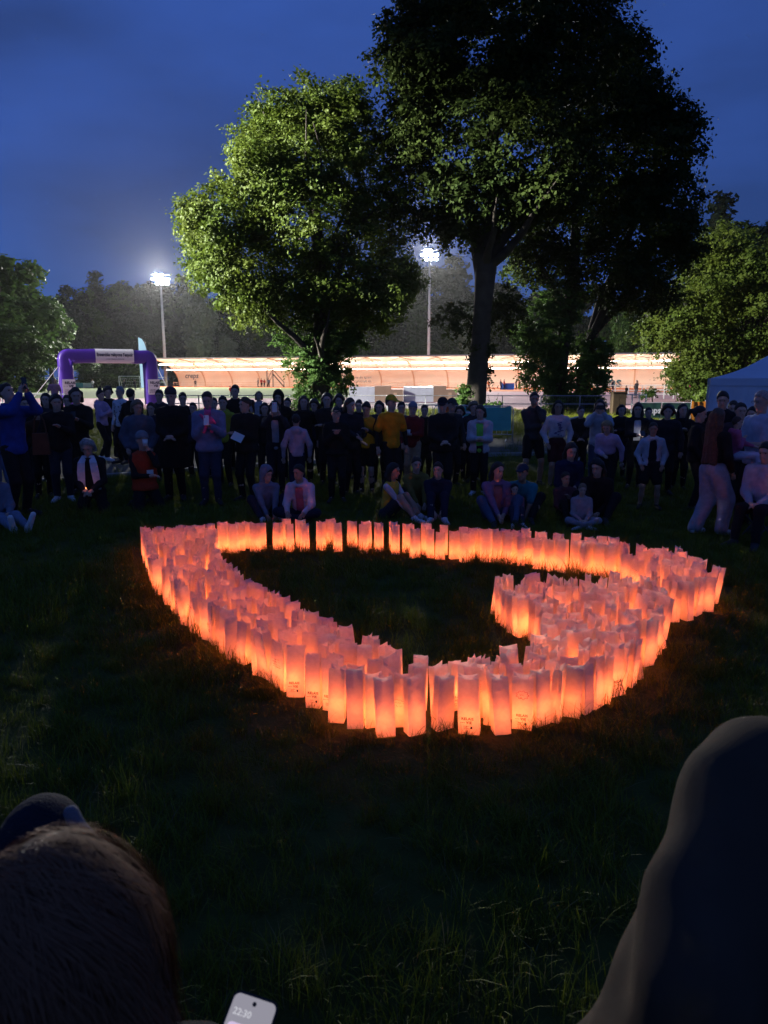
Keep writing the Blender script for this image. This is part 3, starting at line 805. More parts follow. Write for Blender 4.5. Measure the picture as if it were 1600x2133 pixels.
# left lime: broad lumpy crown, ivy round the foot of its trunk
tA = thing("lime_tree", "broad lime tree with its left side floodlit yellow green and ivy round its foot", "tree", (xat(672, D), D, 0))
EA = px_ells(D, [(640,315,132,118,0,3.6),(560,330,62,60,-0.5,2.5),(575,400,85,80,-1.2,2.8),(470,470,78,75,-1,2.6),(440,500,55,60,-0.5,2.2),(520,560,100,85,-1.5,3.0),(640,470,140,120,-1.0,4.0),
     (700,580,120,80,0,3.2),(730,268,72,70,0.5,3.0),(790,420,80,120,0.5,3.2),(615,232,56,42,0,2.0),(695,222,52,40,0,2.0),(540,635,75,42,-0.5,2.0),(780,640,70,45,0,2.2),(830,560,45,60,0,2.0),(660,640,90,45,0,2.5),(560,240,45,45,0,1.8),(450,560,50,60,-0.5,1.8)])
def lumps(E, n, seed, rmin, rmax, shrink=.9):
    """break the outline: shrink the big masses and hang smaller ones round them"""
    r_ = random.Random(seed); out = [(e[0], e[1], e[2], e[3] * shrink, e[4] * shrink, e[5] * shrink) for e in E]
    for _ in range(n):
        e = r_.choice(E); a = r_.uniform(0, 6.28); b = r_.uniform(-1.1, 1.1); s_ = r_.uniform(rmin, rmax); k = r_.uniform(.74, .93)
        out.append((e[0] + e[3] * k * math.cos(a) * math.cos(b), e[1] + e[4] * k * math.sin(b), e[2] + e[5] * k * math.sin(a) * math.cos(b), s_ * 1.2, s_ * 1.1, s_ * .75))
    return out
def rel(E, t): return [(e[0] - t.location.x, e[1] - t.location.y, e[2], e[3], e[4], e[5]) for e in E]
o = obj("crown", leaves("crown", rel(lumps(EA, 46, 3, .45, .9, .79), tA), 2300, 60, 0.66, 0.145, 11), M_lime, tA); tag(o, kind='stuff')
m = limbs(None, [(0,0,-0.1,0.62),(0,0,0.6,0.5),(-0.05,0,2.5,0.45),(0.05,0,5,0.42),(0,0,7.5,0.36),(-0.2,0,10,0.26),(-0.1,0,13,0.14)], 0.5, 3, 16)
m.build("trunk", M_bark, tA, True)
EI = px_ells(D, [(668,800,48,58,-0.3,0.9),(655,750,60,40,-0.2,0.9),(700,790,34,55,-0.1,0.8),(610,705,34,34,-0.2,0.7),(690,700,62,35,0,0.9),(640,835,28,34,-0.3,0.6),(735,715,26,28,0,.6)])
o = obj("ivy", leaves("ivy", rel(EI, tA), 420, 40, 0.34, 0.13, 12, 0.35, droop=0.6), M_ivy, tA); tag(o, kind='stuff')
# tall dark tree in the middle
tB = thing("plane_tree", "tall dark plane tree with a bare leaning trunk in front of the stand", "tree", (xat(992, D), D, 0))
EB = px_ells(D, [(985,120,145,155,0,4.5),(1060,40,190,170,0.5,5),(905,60,78,100,-0.5,3),(880,150,58,80,-0.5,3),(862,265,58,95,0,3),(1000,280,190,140,0,4.5),(1180,120,150,150,0.5,4),(880,400,90,100,0,3),
     (1000,430,150,70,0,3.6),(1060,-120,190,130,0.5,5),(915,-60,75,95,0,3),(1210,-40,100,120,0.5,3.5),(955,480,50,40,0,2),(1100,330,150,130,0,4)])
o = obj("crown", leaves("crown", rel(lumps(EB, 40, 4, .6, 1.2, .88), tB), 2700, 42, 0.68, 0.18, 21), M_limed, tB); tag(o, kind='stuff')
k_ = (D * CP) / 1479
def trunk_px(t, rows, y=D):
    return [(pt(px, py, y).x - t.location.x, dy, pt(px, py, y).z, w * k_) for px, py, w, dy in rows]
m = limbs(None, [(0,0,-0.1,0.85)] + trunk_px(tB, [(990,845,22,0),(995,780,20.5,0),(1002,700,19,0),(1007,620,19,0),(1012,560,22,0),(1015,520,17,0),(1020,420,14,0),(1030,250,10,0),(1040,100,6,0)]), 0.7, 5, 10)
m.tube([v_[:3] for v_ in trunk_px(tB, [(1006,580,16,0),(995,520,13,0.2),(985,440,10,0.4),(960,330,7,0.6)])], [0.40, 0.32, 0.25, 0.15], 8)
m.tube([v_[:3] for v_ in trunk_px(tB, [(1014,570,12,0),(1040,510,9,-0.3),(1075,460,7,-0.6),(1110,400,4,-1)])], [0.34, 0.26, 0.2, 0.1], 8)
m.build("trunk", M_bark, tB, True)
EBs = px_ells(D, [(960,660,52,34,0.2,0.9),(1000,720,30,20,0.2,.6),(1050,640,55,50,0.8,1.2),(1005,770,22,26,0.3,.4)])
o = obj("side_shoots", leaves("side_shoots", rel(EBs, tB), 170, 34, 0.42, 0.15, 22, 0.2, droop=0.6), M_limed, tB); tag(o, kind='stuff')
# right-hand twin trunk tree clad in ivy
DC = 44.0
tC = thing("ivy_clad_tree", "dark tree with two ivy covered trunks right of the bare trunk", "tree", (xat(1160, DC), DC, 0))
EC = px_ells(DC, [(1280,330,130,130,0,4),(1360,330,95,110,0,3.5),(1250,200,110,110,0,3.5),(1390,440,70,80,0,3),(1200,430,150,90,0,4),(1320,470,120,70,0,3.5),(1390,280,60,70,0,2.5),(1310,160,60,60,0,2.5),
     (1260,560,110,50,0,3),(1330,600,80,50,0,2.5),(1120,540,70,50,0,2.5),(1420,520,40,46,0,2)])
o = obj("crown", leaves("crown", rel(lumps(EC, 36, 5, .6, 1.2, .92), tC), 1900, 42, 0.72, 0.19, 31), M_limed, tC); tag(o, kind='stuff')
k_ = (DC * CP) / 1479
m = MB()
for rows, r_ in (([(1160,858,17,0),(1163,800,16,0),(1172,720,14,0),(1185,640,13,0),(1195,560,11,0),(1200,450,8,0)], 1), ([(1212,856,14,.8),(1222,780,13,.8),(1240,700,11,.8),(1262,620,10,.8),(1300,540,8,.8),(1330,460,6,.8)], 1),
                 ([(1245,690,8,.6),(1290,640,6,.4),(1340,600,5,.2),(1400,575,3,0)], 1), ([(1185,650,8,0),(1150,600,7,0),(1120,540,5,0),(1100,480,3,0)], 1), ([(1230,720,9,.6),(1280,600,7,.2),(1330,540,5,0),(1380,500,3,0)], 1)):
    q = trunk_px(tC, rows, DC); m.tube([a[:3] for a in q], [a[3] for a in q], 10)
m.build("trunk", M_bark, tC, True)
EV = px_ells(DC, [(1140,690,55,75,-0.6,1.3),(1120,760,48,55,-0.6,1.2),(1160,800,36,45,-0.5,1),(1170,620,50,50,-0.4,1.2),(1215,800,42,52,0,1),(1230,730,50,40,0.2,1.1),(1250,760,30,50,0.3,.9),(1200,840,30,22,0,.8),(1150,845,26,18,-0.4,.7),(1240,835,22,22,0.2,.6),(1090,700,24,36,-0.4,.8)])
o = obj("ivy", leaves("ivy", rel(EV, tC), 900, 40, 0.36, 0.14, 32, 0.3, droop=0.55), M_ivy, tC); tag(o, kind='stuff')
# floodlit tree on the right, behind the tent
DE = 62.0
tE = thing("maple_tree", "large yellow green floodlit tree behind the white tent", "tree", (xat(1545, DE), DE, 0))
EE = px_ells(DE, [(1520,560,75,70,0,4),(1450,600,60,60,-1,3.5),(1400,650,50,45,-1,3),(1440,700,70,55,-1,3.5),(1470,780,62,60,-1,3.5),(1560,660,90,80,0,4.5),(1500,500,46,36,0,2.5),(1560,760,80,70,0,4),(1620,560,70,80,1,4),(1430,800,36,40,-1,2.5),(1380,690,30,30,-1,2),(1640,700,60,90,1,4)])
o = obj("crown", leaves("crown", rel(lumps(EE, 40, 6, .7, 1.4, .80), tE), 2000, 40, 0.85, 0.22, 41), M_lime, tE); tag(o, kind='stuff')
m = limbs(None, [(0,0,-0.1,0.5),(0,0,2,0.42),(0.1,0,5,0.38),(0,0,9,0.26),(0,0,13,0.12)], 0.5, 8, 14); m.build("trunk", M_bark, tE, True)
# far woodland: every tree its own thing, five crowns shared
def wood_crown(seed, kind):
    r = random.Random(seed)
    if kind == 'conifer':
        E = [(0, 0, 2 + k * 2.0, 3.6 - 0.32 * k + r.uniform(-.3, .3), 3.6 - 0.32 * k, 1.5) for k in range(9)]
        return leaves("crown", E, 700, 12, 1.2, 0.62, seed, 0.5, 0.5, 0.5)
    E = []
    for _ in range(15):
        a = r.uniform(0, 6.28); q = r.uniform(0, 3.8); z = r.uniform(4, 15.5); s = (1.0 - abs(z - 8.5) / 13)
        E.append((q * math.cos(a), q * math.sin(a), z, r.uniform(2.0, 3.4) * s, r.uniform(2.0, 3.4) * s, r.uniform(1.5, 2.5) * s))
    if kind == 'low': E += [(r.uniform(-3, 3), r.uniform(-3, 3), r.uniform(0.8, 3.0), 2.2, 2.2, 1.6) for _ in range(6)]
    return leaves("crown", E, 900, 12, 1.0, 0.55, seed, 0.45)
CROWNS = {'round': [wood_crown(s, 'round') for s in (51, 52, 53)], 'low': [wood_crown(s, 'low') for s in (54, 55)], 'conifer': [wood_crown(s, 'conifer') for s in (56, 57)]}
tk = MB(); tk.tube([(0, 0, -0.2), (0.1, 0, 4), (0, 0.1, 9), (0, 0, 13)], [0.5, 0.36, 0.25, 0.08], 8); ME_tk = tk.mesh("trunk", True); ME_tk.materials.append(M_bark)
_wn = {}
def wood(px, ptop, y, kind, m, label, wide=1.0, group="trees of the dark wood beyond the pitch", name=None):
    z = zat(ptop, y) * 1.06; s = z / 17.5
    if label.startswith('dark'):
        _wn[label] = _wn.get(label, 0) + 1; label = label.replace('dark', ordinal(_wn[label]) + ' dark', 1) + ' (from left)'
    t = thing(name or ("conifer_tree" if kind == 'conifer' else "woodland_tree"), label, "tree", (xat(px, y), y, 0), random.uniform(0, 6.28), group)
    me = random.choice(CROWNS[kind]); key = me.name + m.name
    if key not in _mats: c = me.copy(); c.materials.clear(); c.materials.append(m); c.name = "crown"; _mats[key] = c
    o = obj("crown", _mats[key], None, t); o.scale = (s * wide, s * wide, s); tag(o, kind='stuff')
    o = obj("trunk", ME_tk, None, t); o.scale = (s, s, s)
# left edge, lit
wood(20, 528, 118, 'round', M_mid, "tallest round-headed tree at the left edge of the wood", 1.15)
wood(70, 560, 128, 'round', M_mid, "tall tree right of the tallest one at the left edge of the wood", 0.9)
wood(-40, 560, 120, 'round', M_mid, "tall tree half cut off by the left edge of the picture", 1.0)
wood(8, 645, 104, 'low', M_mid, "bright green leafy tree low at the left edge behind the pale fence", 1.35)
wood(62, 700, 108, 'low', M_mid, "bright green bushy tree left of the purple arch", 1.3)
wood(-30, 690, 100, 'low', M_mid, "bushy tree cut by the left edge behind the pale fence", 1.3)
wood(110, 620, 150, 'round', M_mid, "dark tree rising just left of the purple arch", 0.9)
ws = [(150,596,196,'round'),(185,600,200,'round'),(215,604,205,'conifer'),(240,596,204,'round'),(268,585,208,'round'),(296,580,210,'round'),(325,590,206,'round'),(362,600,212,'round'),
      (392,610,210,'conifer'),(455,600,214,'round'),(500,610,210,'round'),(545,620,212,'round'),(590,615,210,'conifer'),(640,610,214,'round'),(720,600,212,'round'),(780,590,208,'round'),(820,585,210,'conifer'),
      (850,570,214,'round'),(905,560,212,'round'),(945,575,208,'conifer'),(985,585,210,'round'),(1040,590,206,'round'),(1090,600,206,'round'),(1135,600,205,'round'),(1200,600,200,'round'),(1290,610,190,'round'),(1345,600,186,'round'),(1390,590,180,'round'),(1470,470,150,'conifer'),(1520,468,150,'round'),(1570,460,152,'round'),(1620,455,150,'round')]
for i, (px, py, y, kd) in enumerate(ws):
    where = ("above the purple arch" if px < 330 else "between the arch and the left lime" if px < 480 else "behind the left lime" if px < 800 else "between the two big trees" if px < 1000 else "behind the ivy clad tree" if px < 1300 else "right of the ivy clad tree" if px < 1420 else "behind the floodlit tree at the right")
    wood(px, py, y, kd, M_conif if (kd == 'conifer' or i % 3 == 0) else M_mid, ("dark pointed conifer " if kd == 'conifer' else "dark round tree ") + where, random.uniform(0.85, 1.15))
wood(238, 735, 150, 'low', M_mid, "low green shrubby tree seen through the purple arch", 1.8); wood(190, 742, 150, 'low', M_mid, "low green tree seen left inside the purple arch", 1.8)
wood(278, 745, 152, 'low', M_mid, "low green tree seen right inside the purple arch", 1.8)
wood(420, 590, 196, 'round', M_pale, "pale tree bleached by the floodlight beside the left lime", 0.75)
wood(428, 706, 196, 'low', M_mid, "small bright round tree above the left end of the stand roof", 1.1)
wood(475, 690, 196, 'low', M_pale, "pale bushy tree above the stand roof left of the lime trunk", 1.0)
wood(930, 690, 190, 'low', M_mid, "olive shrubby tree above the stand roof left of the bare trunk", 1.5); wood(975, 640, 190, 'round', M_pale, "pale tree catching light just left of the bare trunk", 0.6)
wood(1290, 640, 156, 'round', M_mid, "yellow green tree in the gap right of the ivy trunks", 0.7); wood(1375, 640, 156, 'round', M_mid, "green tree above the right end of the stand", 0.8)
# ================================================================== PEOPLE
def V3(*a): return np.array(a, float)
def unit(v): return v / (np.linalg.norm(v) + 1e-9)
def rotm(yaw, pitch, roll=0.0):
    return np.array(Matrix.Rotation(R(yaw), 3, 'Z') @ Matrix.Rotation(R(pitch), 3, 'X') @ Matrix.Rotation(R(roll), 3, 'Y'))
I3 = np.eye(3)
def sdf(prims, xs, ys, zs, k=0.03, F=None):
    if F is None: F = np.full((len(xs), len(ys), len(zs)), 1.0, np.float32)
    for p in prims:
        if p[0] == 'c':
            _, a, b, ra, rb = p; r = max(ra, rb) + 0.1
            lo = np.minimum(a, b) - r; hi = np.maximum(a, b) + r
        else:
            _, c, rad, M = p; r = max(rad) + 0.1; lo = c - r; hi = c + r
        i0, i1 = np.searchsorted(xs, (lo[0], hi[0])); j0, j1 = np.searchsorted(ys, (lo[1], hi[1])); k0, k1 = np.searchsorted(zs, (lo[2], hi[2]))
        if i1 <= i0 or j1 <= j0 or k1 <= k0: continue
        X = xs[i0:i1, None, None]; Y = ys[None, j0:j1, None]; Z = zs[None, None, k0:k1]
        if p[0] == 'c':
            ba = b - a; L2 = float(ba @ ba) + 1e-9
            dx, dy, dz = X - a[0], Y - a[1], Z - a[2]
            h = np.clip((dx * ba[0] + dy * ba[1] + dz * ba[2]) / L2, 0, 1)
            d = np.sqrt((dx - ba[0] * h) ** 2 + (dy - ba[1] * h) ** 2 + (dz - ba[2] * h) ** 2) - (ra + (rb - ra) * h)
        else:
            dx, dy, dz = X - c[0], Y - c[1], Z - c[2]
            u = [(M[0, q] * dx + M[1, q] * dy + M[2, q] * dz) / rad[q] for q in range(3)]
            k0_ = np.sqrt(u[0] ** 2 + u[1] ** 2 + u[2] ** 2); k1_ = np.sqrt((u[0] / rad[0]) ** 2 + (u[1] / rad[1]) ** 2 + (u[2] / rad[2]) ** 2)
            d = k0_ * (k0_ - 1) / (k1_ + 1e-6)
        S = F[i0:i1, j0:j1, k0:k1]
        h = np.maximum(k - np.abs(S - d), 0) / k
        F[i0:i1, j0:j1, k0:k1] = np.minimum(S, d) - h * h * k * 0.25
    return F
def bounds(prims, pad=0.05):
    lo = np.full(3, 9.0); hi = -lo
    for p in prims:
        if p[0] == 'c': r = max(p[3], p[4]); lo = np.minimum(lo, np.minimum(p[1], p[2]) - r); hi = np.maximum(hi, np.maximum(p[1], p[2]) + r)
        else: r = max(p[2]); lo = np.minimum(lo, p[1] - r); hi = np.maximum(hi, p[1] + r)
    return lo - pad, hi + pad
def axis(lo, hi, st): return np.arange(lo, hi + st, st).astype(np.float32)
def axis2(lo, hi, st, flo, fhi, fst):
    a = [np.arange(lo, flo, st), np.arange(max(lo, flo), min(hi, fhi), fst), np.arange(max(fhi, lo), hi + st, st)]
    a = np.unique(np.concatenate(a).astype(np.float32)); return a[np.concatenate([[True], np.diff(a) > fst * 0.4])]
def folds(xs, ys, zs, amp, seed, fr=1.0):
    q = np.random.default_rng(seed); X = xs[:, None, None]; Y = ys[None, :, None]; Z = zs[None, None, :]
    F = 0
    for f_ in (16, 24, 37, 55):
        w = q.normal(0, 1, 3); w = w / np.linalg.norm(w) * f_ * fr; w[2] *= 0.7
        F = F + np.sin(w[0] * X + w[1] * Y + w[2] * Z + q.uniform(0, 6.28) + 1.5 * np.sin(7 * fr * Z + 5 * X + q.uniform(0, 6))) * (16 / f_) ** 0.6
    return (F * amp * 0.5).astype(np.float32)
def plane(F, xs, ys, zs, o, n):
    """keep the side where (p-o).n < 0"""
    D_ = (xs[:, None, None] - o[0]) * n[0] + (ys[None, :, None] - o[1]) * n[1] + (zs[None, None, :] - o[2]) * n[2]
    return np.maximum(F, D_)
def ik(S, T, l1, l2, pole):
    d = T - S; L = min(np.linalg.norm(d), 0.998 * (l1 + l2)); L = max(L, abs(l1 - l2) + 0.02); u = unit(d)
    a = (l1 * l1 - l2 * l2 + L * L) / (2 * L); h = math.sqrt(max(0, l1 * l1 - a * a))
    p = pole - u * (pole @ u); p = unit(p)
    return S + u * a + p * h, S + u * L

ARMS = {'down': (.27,-.04,-.53), 'pocket': (.20,-.12,-.48), 'clasp': (.035,-.26,-.38), 'phone': (.05,-.32,-.16), 'up': (.075,-.30,.10), 'raise': (.055,-.30,.22), 'cross': (-.10,-.20,-.24),
        'mouth': (.01,-.17,.09), 'chest': (.03,-.17,-.13), 'knee': (.13,-.40,-.30), 'lap': (.06,-.30,-.38), 'reach': (.05,-.42,-.30), 'behind': (.12,.14,-.45), 'ground': (.34,-.05,-.50), 'hold': (.02,-.28,-.28), 'shin': (.06,-.44,-.36)}
LEGS = {'stand': ((0,0,.93), [(.10,.0,.08)]*2, (0,-1,0)), 'apart': ((0,0,.92), [(.16,.02,.08)]*2, (0.15,-1,0)), 'step': ((0,0,.92), [(.09,-.14,.08),(.09,.16,.09)], (0,-1,0)),
        'cross': ((0,.05,.13), [(-.08,-.34,.07)]*2, (1,-.5,.35)), 'kneesup': ((0,.1,.12), [(.11,-.46,.07)]*2, (.05,-.4,1)), 'kneesopen': ((0,.1,.12), [(.16,-.42,.07)]*2, (.6,-.3,1)),
        'kneel': ((0,.10,.34), [(.13,.30,.07)]*2, (0.15,-1,-.3)), 'oneknee': ((0,.05,.40), [(.15,-.36,.08),(.10,.36,.08)], (.1,-1,.15)), 'crouch': ((0,.12,.36), [(.14,-.05,.08)]*2, (.25,-1,.3)),
        'legsout': ((0,.1,.12), [(.10,-.72,.07)]*2, (.1,0,1)), 'sitchair': ((0,.1,.50), [(.13,-.42,.08)]*2, (0,-.3,1))}

CLOTH = {}
def cloth(col, rough=0.9, sheen=0.0):
    k = tuple(round(c, 3) for c in col)
    if k not in CLOTH:
        CLOTH[k] = mat("fabric %d" % len(CLOTH), col, rough, 0.15, noise=0.16, nscale=14, bump=0.35, bscale=130)
    return CLOTH[k]
SKIN = [mat("skin fair", (0.50, 0.31, 0.23), 0.55, 0.35, noise=0.08, nscale=30), mat("skin tan", (0.36, 0.21, 0.14), 0.55, 0.35, noise=0.08, nscale=30), mat("skin brown", (0.15, 0.08, 0.05), 0.55, 0.35)]
HAIRC = {'black': (.012,.010,.009), 'dark': (.022,.015,.011), 'brown': (.05,.03,.018), 'chestnut': (.085,.045,.022), 'blond': (.30,.20,.095), 'fair': (.20,.14,.08), 'grey': (.26,.25,.24)}
def hairm(c):
    return mat("hair " + c, HAIRC[c], 0.5, 0.35, noise=0.4, nscale=45, bump=0.7, bscale=110)
M_eye = mat("dark eye", (0.01, 0.008, 0.007), 0.2, 0.5)
M_shoe_w = mat("white trainer", (0.6, 0.6, 0.62), 0.7); M_shoe_d = mat("dark shoe", (0.02, 0.02, 0.022), 0.7)

def finish(prims_F, xs, ys, zs, name, m, parent, extra=None):
    V, Q = surface_nets(prims_F, xs, ys, zs)
    if len(V) == 0: return None
    if extra is not None and extra.v:
        fs_ = Q.tolist(); b = len(V); fs_ += [tuple(i + b for i in q) for q in extra.f]
        me = mesh_np(name, np.concatenate([V, np.array(extra.v, np.float32)]), fs_, True)
    else: me = mesh_np(name, V, Q, True)
    return obj(name, me, m, parent)

npeople = 0
def person(label, loc, ztop, rz, legs='stand', arms=('down', 'down'), lean=0, head=(0, 8), top=(.02,.02,.025), kind='jacket', bottom=(.015,.015,.02), pants='long', hair='short', hc='dark',
           skin=0, group=None, shoes='d', hat=None, puff=0.0, inner=None, res=1.0, twist=0, roll=0, sleeves=None, fat=1.0, scale=None, baggy=0.0, open_=False, amp=0.006, headoff=(0,0), shoulders=1.0, drape=0.0, bulk=0.0):
    global npeople; npeople += 1
    sd = 1000 + npeople
    P, ank, pole = LEGS[legs]; P = V3(*P)
    Rt = rotm(twist, lean, roll); U = Rt[:, 2]; side = Rt[:, 0]; fw = -Rt[:, 1]
    nb = P + U * 0.52; M = nb - U * 0.05
    Rh = rotm(twist + head[0], lean * 0.45 + head[1], roll * 0.5); hc_ = nb + unit(U * 0.7 + Rh[:, 2] * 0.5) * 0.17 + V3(headoff[0], headoff[1], 0)
    zt = hc_[2] + 0.128 + (0.02 if hat in ('beanie', 'cap', 'hood') else 0.008)
    s = scale if scale else ztop / zt
    t = thing("person", label, "person", loc, R(rz), group); t.scale = (s, s, s)
    st = 0.024 * res / max(0.75, min(1.1, s)) 
    Hd = lambda x, y, z: hc_ + Rh @ V3(x, y, z)
    # ---- limbs
    sh, el, wr, hd = {}, {}, {}, {}
    for s_, an in ((-1, arms[0]), (1, arms[1])):
        S = M + side * 0.168 * shoulders * s_ - U * .022
        a = ARMS[an] if isinstance(an, str) else an
        T = M + side * (a[0] * s_) - fw * a[1] + U * a[2]
        pl_ = side * (0.55 * s_) - fw * 0.35 - U * 0.9
        if an in ('up', 'raise', 'mouth'): pl_ = side * (0.6 * s_) - U * 1.0
        E, W = ik(S, T, 0.285, 0.255, pl_)
        sh[s_], el[s_], wr[s_] = S, E, W; hd[s_] = unit(unit(W - E) + (U * 0.6 if an in ('up', 'raise', 'mouth') else 0) + (-side * s_ * 0.8 if an in ('clasp', 'cross', 'lap') else 0))
    hip, kn, an_, toe = {}, {}, {}, {}
    for q, s_ in ((0, -1), (1, 1)):
        hp = P + side * 0.085 * s_ - V3(0, 0, 0.03); T = V3(ank[q][0] * s_, ank[q][1], ank[q][2])
        K, A = ik(hp, T, 0.43, 0.42, V3(pole[0] * s_, pole[1], pole[2]))
        fd = unit(V3(0.25 * s_, -1, 0)) if legs not in ('cross', 'kneel') else (unit(V3(-0.8 * s_, -0.6, 0)) if legs == 'cross' else V3(0, 1, -0.2))
        if legs == 'oneknee' and q == 1: fd = V3(0, 0.75, -.5)
        if legs == 'legsout': fd = unit(V3(0.3 * s_, -.35, 1))
        hip[s_], kn[s_], an_[s_], toe[s_] = hp, K, A, A + fd * 0.16 - V3(0, 0, 0.035 if legs != 'legsout' else 0)
    e = lambda c, r, Mx: ('e', c, r, Mx)
    w = fat
    # ---- body, one continuous surface
    B = [e(P + U * .36, (.135 * w, .09, .15), Rt), e(P + U * .16, (.125 * w, .085, .15), Rt), e(P, (.135 * w, .095, .1), Rt), ('c', sh[-1] + side * .02, sh[1] - side * .02, .05, .05), ('c', nb - U * .03, hc_ - Rh[:, 2] * .06, .056, .05),
         e(Hd(0, .012, .022), (.074, .094, .104), Rh), e(Hd(0, -.028, -.058), (.056, .064, .064), Rh)]
    for s_ in (-1, 1):
        B += [('c', sh[s_], el[s_], .042, .036), ('c', el[s_], wr[s_], .036, .026), ('c', wr[s_], wr[s_] + hd[s_] * .075, .026, .030)]
        B += [('c', hip[s_], kn[s_], .075, .052), ('c', kn[s_], an_[s_] + (kn[s_] - an_[s_]) * .55, .05, .052), ('c', an_[s_] + (kn[s_] - an_[s_]) * .55, an_[s_], .052, .034), ('c', an_[s_], toe[s_], .034, .028)]
    lo, hi = bounds(B)
    bs = 0.030 * res
    hf = 0.0125 * min(1, res) if res <= 1.3 else 0.02
    xs = axis2(lo[0], hi[0], bs, hc_[0] - .12, hc_[0] + .12, hf); ys = axis2(lo[1], hi[1], bs, hc_[1] - .14, hc_[1] + .14, hf); zs = axis2(lo[2], hi[2], bs, hc_[2] - .15, hc_[2] + .16, hf)
    F = sdf(B, xs, ys, zs, 0.03)
    face = [('c', Hd(0, -.084, .016), Hd(0, -.103, -.022), .009, .014), e(Hd(0, -.078, .040), (.05, .018, .010), Rh), e(Hd(0, -.083, -.052), (.022, .012, .009), Rh), e(Hd(0, -.083, -.098), (.020, .014, .015), Rh),
            e(Hd(-.076, .012, -.004), (.010, .022, .032), Rh), e(Hd(.076, .012, -.004), (.010, .022, .032), Rh)]
    F = sdf(face, xs, ys, zs, 0.014, F)
    ex = MB()
    for s_ in (-1, 1):
        h = hd[s_]; b = wr[s_] + h * .085; lat = np.cross(h, U); lat = unit(lat if np.linalg.norm(lat) > .2 else np.cross(h, side)); nrm = np.cross(lat, h)
        if nrm @ (P - wr[s_]) < 0: nrm = -nrm
        for q, ln in enumerate((.058, .068, .064, .050)):
            o_ = b + lat * (q - 1.5) * .017
            p2 = o_ + h * ln * .5 + nrm * .006; p3 = p2 + (h * .7 + nrm * .7) * ln * .5
            ex.tube([o_ - h * .02, p2, p3], [.0095, .009, .007], 5)
        tb = wr[s_] + h * .03 - lat * .024
        ex.tube([tb, tb - lat * .022 + h * .03 + nrm * .008, tb - lat * .024 + h * .06 + nrm * .016], [.012, .0105, .008], 5)
    body = finish(F, xs, ys, zs, "body", SKIN[skin], t, ex)
    # eyes in their sockets
    if res < 1.3:
        em = MB()
        for s_ in (-1, 1):
            c = Hd(.031 * s_, -.083, .018); em.tube([c - Rh[:, 1] * .008, c, c + Rh[:, 1] * .008], [.003, .009, .003], 6)
        em.build("eyes", M_eye, body, True)
    # ---- upper garment
    kk = 0.05 + puff
    g_ = .020 + puff
    T_ = [e(P + U * .36, (.155 * w + g_, .100 * w + g_, .17), Rt), e(P + U * .16, (.142 * w + g_, .098 * w + g_, .18), Rt), e(P - U * .03, (.152 * w + g_, .108 * w + g_, .14), Rt), ('c', nb - U * .03 - side * .03, sh[-1] + side * .03 - U * .012, .058 + g_ * .5, .052 + g_ * .6), ('c', nb - U * .03 + side * .03, sh[1] - side * .03 - U * .012, .058 + g_ * .5, .052 + g_ * .6)]
    Ar = []
    tt = 1.0 if kind not in ('tshirt', 'vest') else (0.0 if kind == 'tshirt' else -1)
    for s_ in (-1, 1):
        if tt < 0: continue
        if kind == 'tshirt': Ar.append(('c', sh[s_], sh[s_] + (el[s_] - sh[s_]) * .75, .062 + g_ * .5, .058 + g_ * .6))
        else: Ar += [('c', sh[s_], el[s_], .055 + g_ * .75, .043 + g_ * .75), ('c', el[s_], wr[s_] - (wr[s_] - el[s_]) * .06, .043 + g_ * .75, .032 + g_ * .55)]
    if bulk:
        for s_ in (-1, 1): Ar.append(('c', sh[s_] - U * .10 - side * s_ * .03, sh[s_] + side * s_ * bulk - U * .62, .12, .20))
    neckring = []
    if kind in ('hoodie', 'jacket'):
        for q in range(8):
            a0, a1 = q * math.pi / 4, (q + 1) * math.pi / 4
            c0 = nb + U * .02 + side * (.072 * math.sin(a0)) + fw * (-.082 * math.cos(a0)) ; c1 = nb + U * .02 + side * (.072 * math.sin(a1)) + fw * (-.082 * math.cos(a1))
            neckring.append(('c', c0 - U * .02 * (1 - math.cos(a0)), c1 - U * .02 * (1 - math.cos(a1)), .026, .026))
        if kind == 'hoodie': neckring.append(e(nb - fw * .105 - U * .03, (.10, .055, .085), Rt))
    allp = T_ + Ar + neckring
    lo, hi = bounds(allp); xs, ys, zs = axis(lo[0], hi[0], st), axis(lo[1], hi[1], st), axis(lo[2], hi[2], st)
    F = sdf(T_, xs, ys, zs, .06)
    hem = {'jacket': -.10, 'coat': -.42, 'hoodie': -.05, 'tshirt': -.08, 'crop': .10, 'vest': -.05}[kind]
    if kind == 'coat':
        F = sdf([('c', P + side * .04, P + side * .07 - U * .4, .15 * w, .15 * w), ('c', P - side * .04, P - side * .07 - U * .4, .15 * w, .15 * w)], xs, axis(lo[1], hi[1], st), zs, .06, F) if False else F
    F = plane(F, xs, ys, zs, P + U * hem, -U)
    if open_: # open front: a wedge is cut so the shirt shows
        A1 = (xs[:, None, None] - P[0]) * side[0] + (ys[None, :, None] - P[1]) * side[1] + (zs[None, None, :] - P[2]) * side[2]
        A2 = (xs[:, None, None] - P[0]) * fw[0] + (ys[None, :, None] - P[1]) * fw[1] + (zs[None, None, :] - P[2]) * fw[2]
        F = np.maximum(F, np.minimum(0.062 - np.abs(A1), A2 - 0.03))
    if Ar or neckring: F = sdf(Ar + neckring, xs, ys, zs, .035, F)
    # opening for the neck and face so the head stands free
    nk = sdf([('c', nb - U * .02, hc_ - Rh[:, 2] * .02, .052, .07), e(Hd(0, -.03, -.02), (.075, .10, .13), Rh)], xs, ys, zs, .02)
    F = np.maximum(F, -nk + 0.0)
    F = F + folds(xs, ys, zs, amp * (0.6 if kind == 'tshirt' else 1.0), sd)
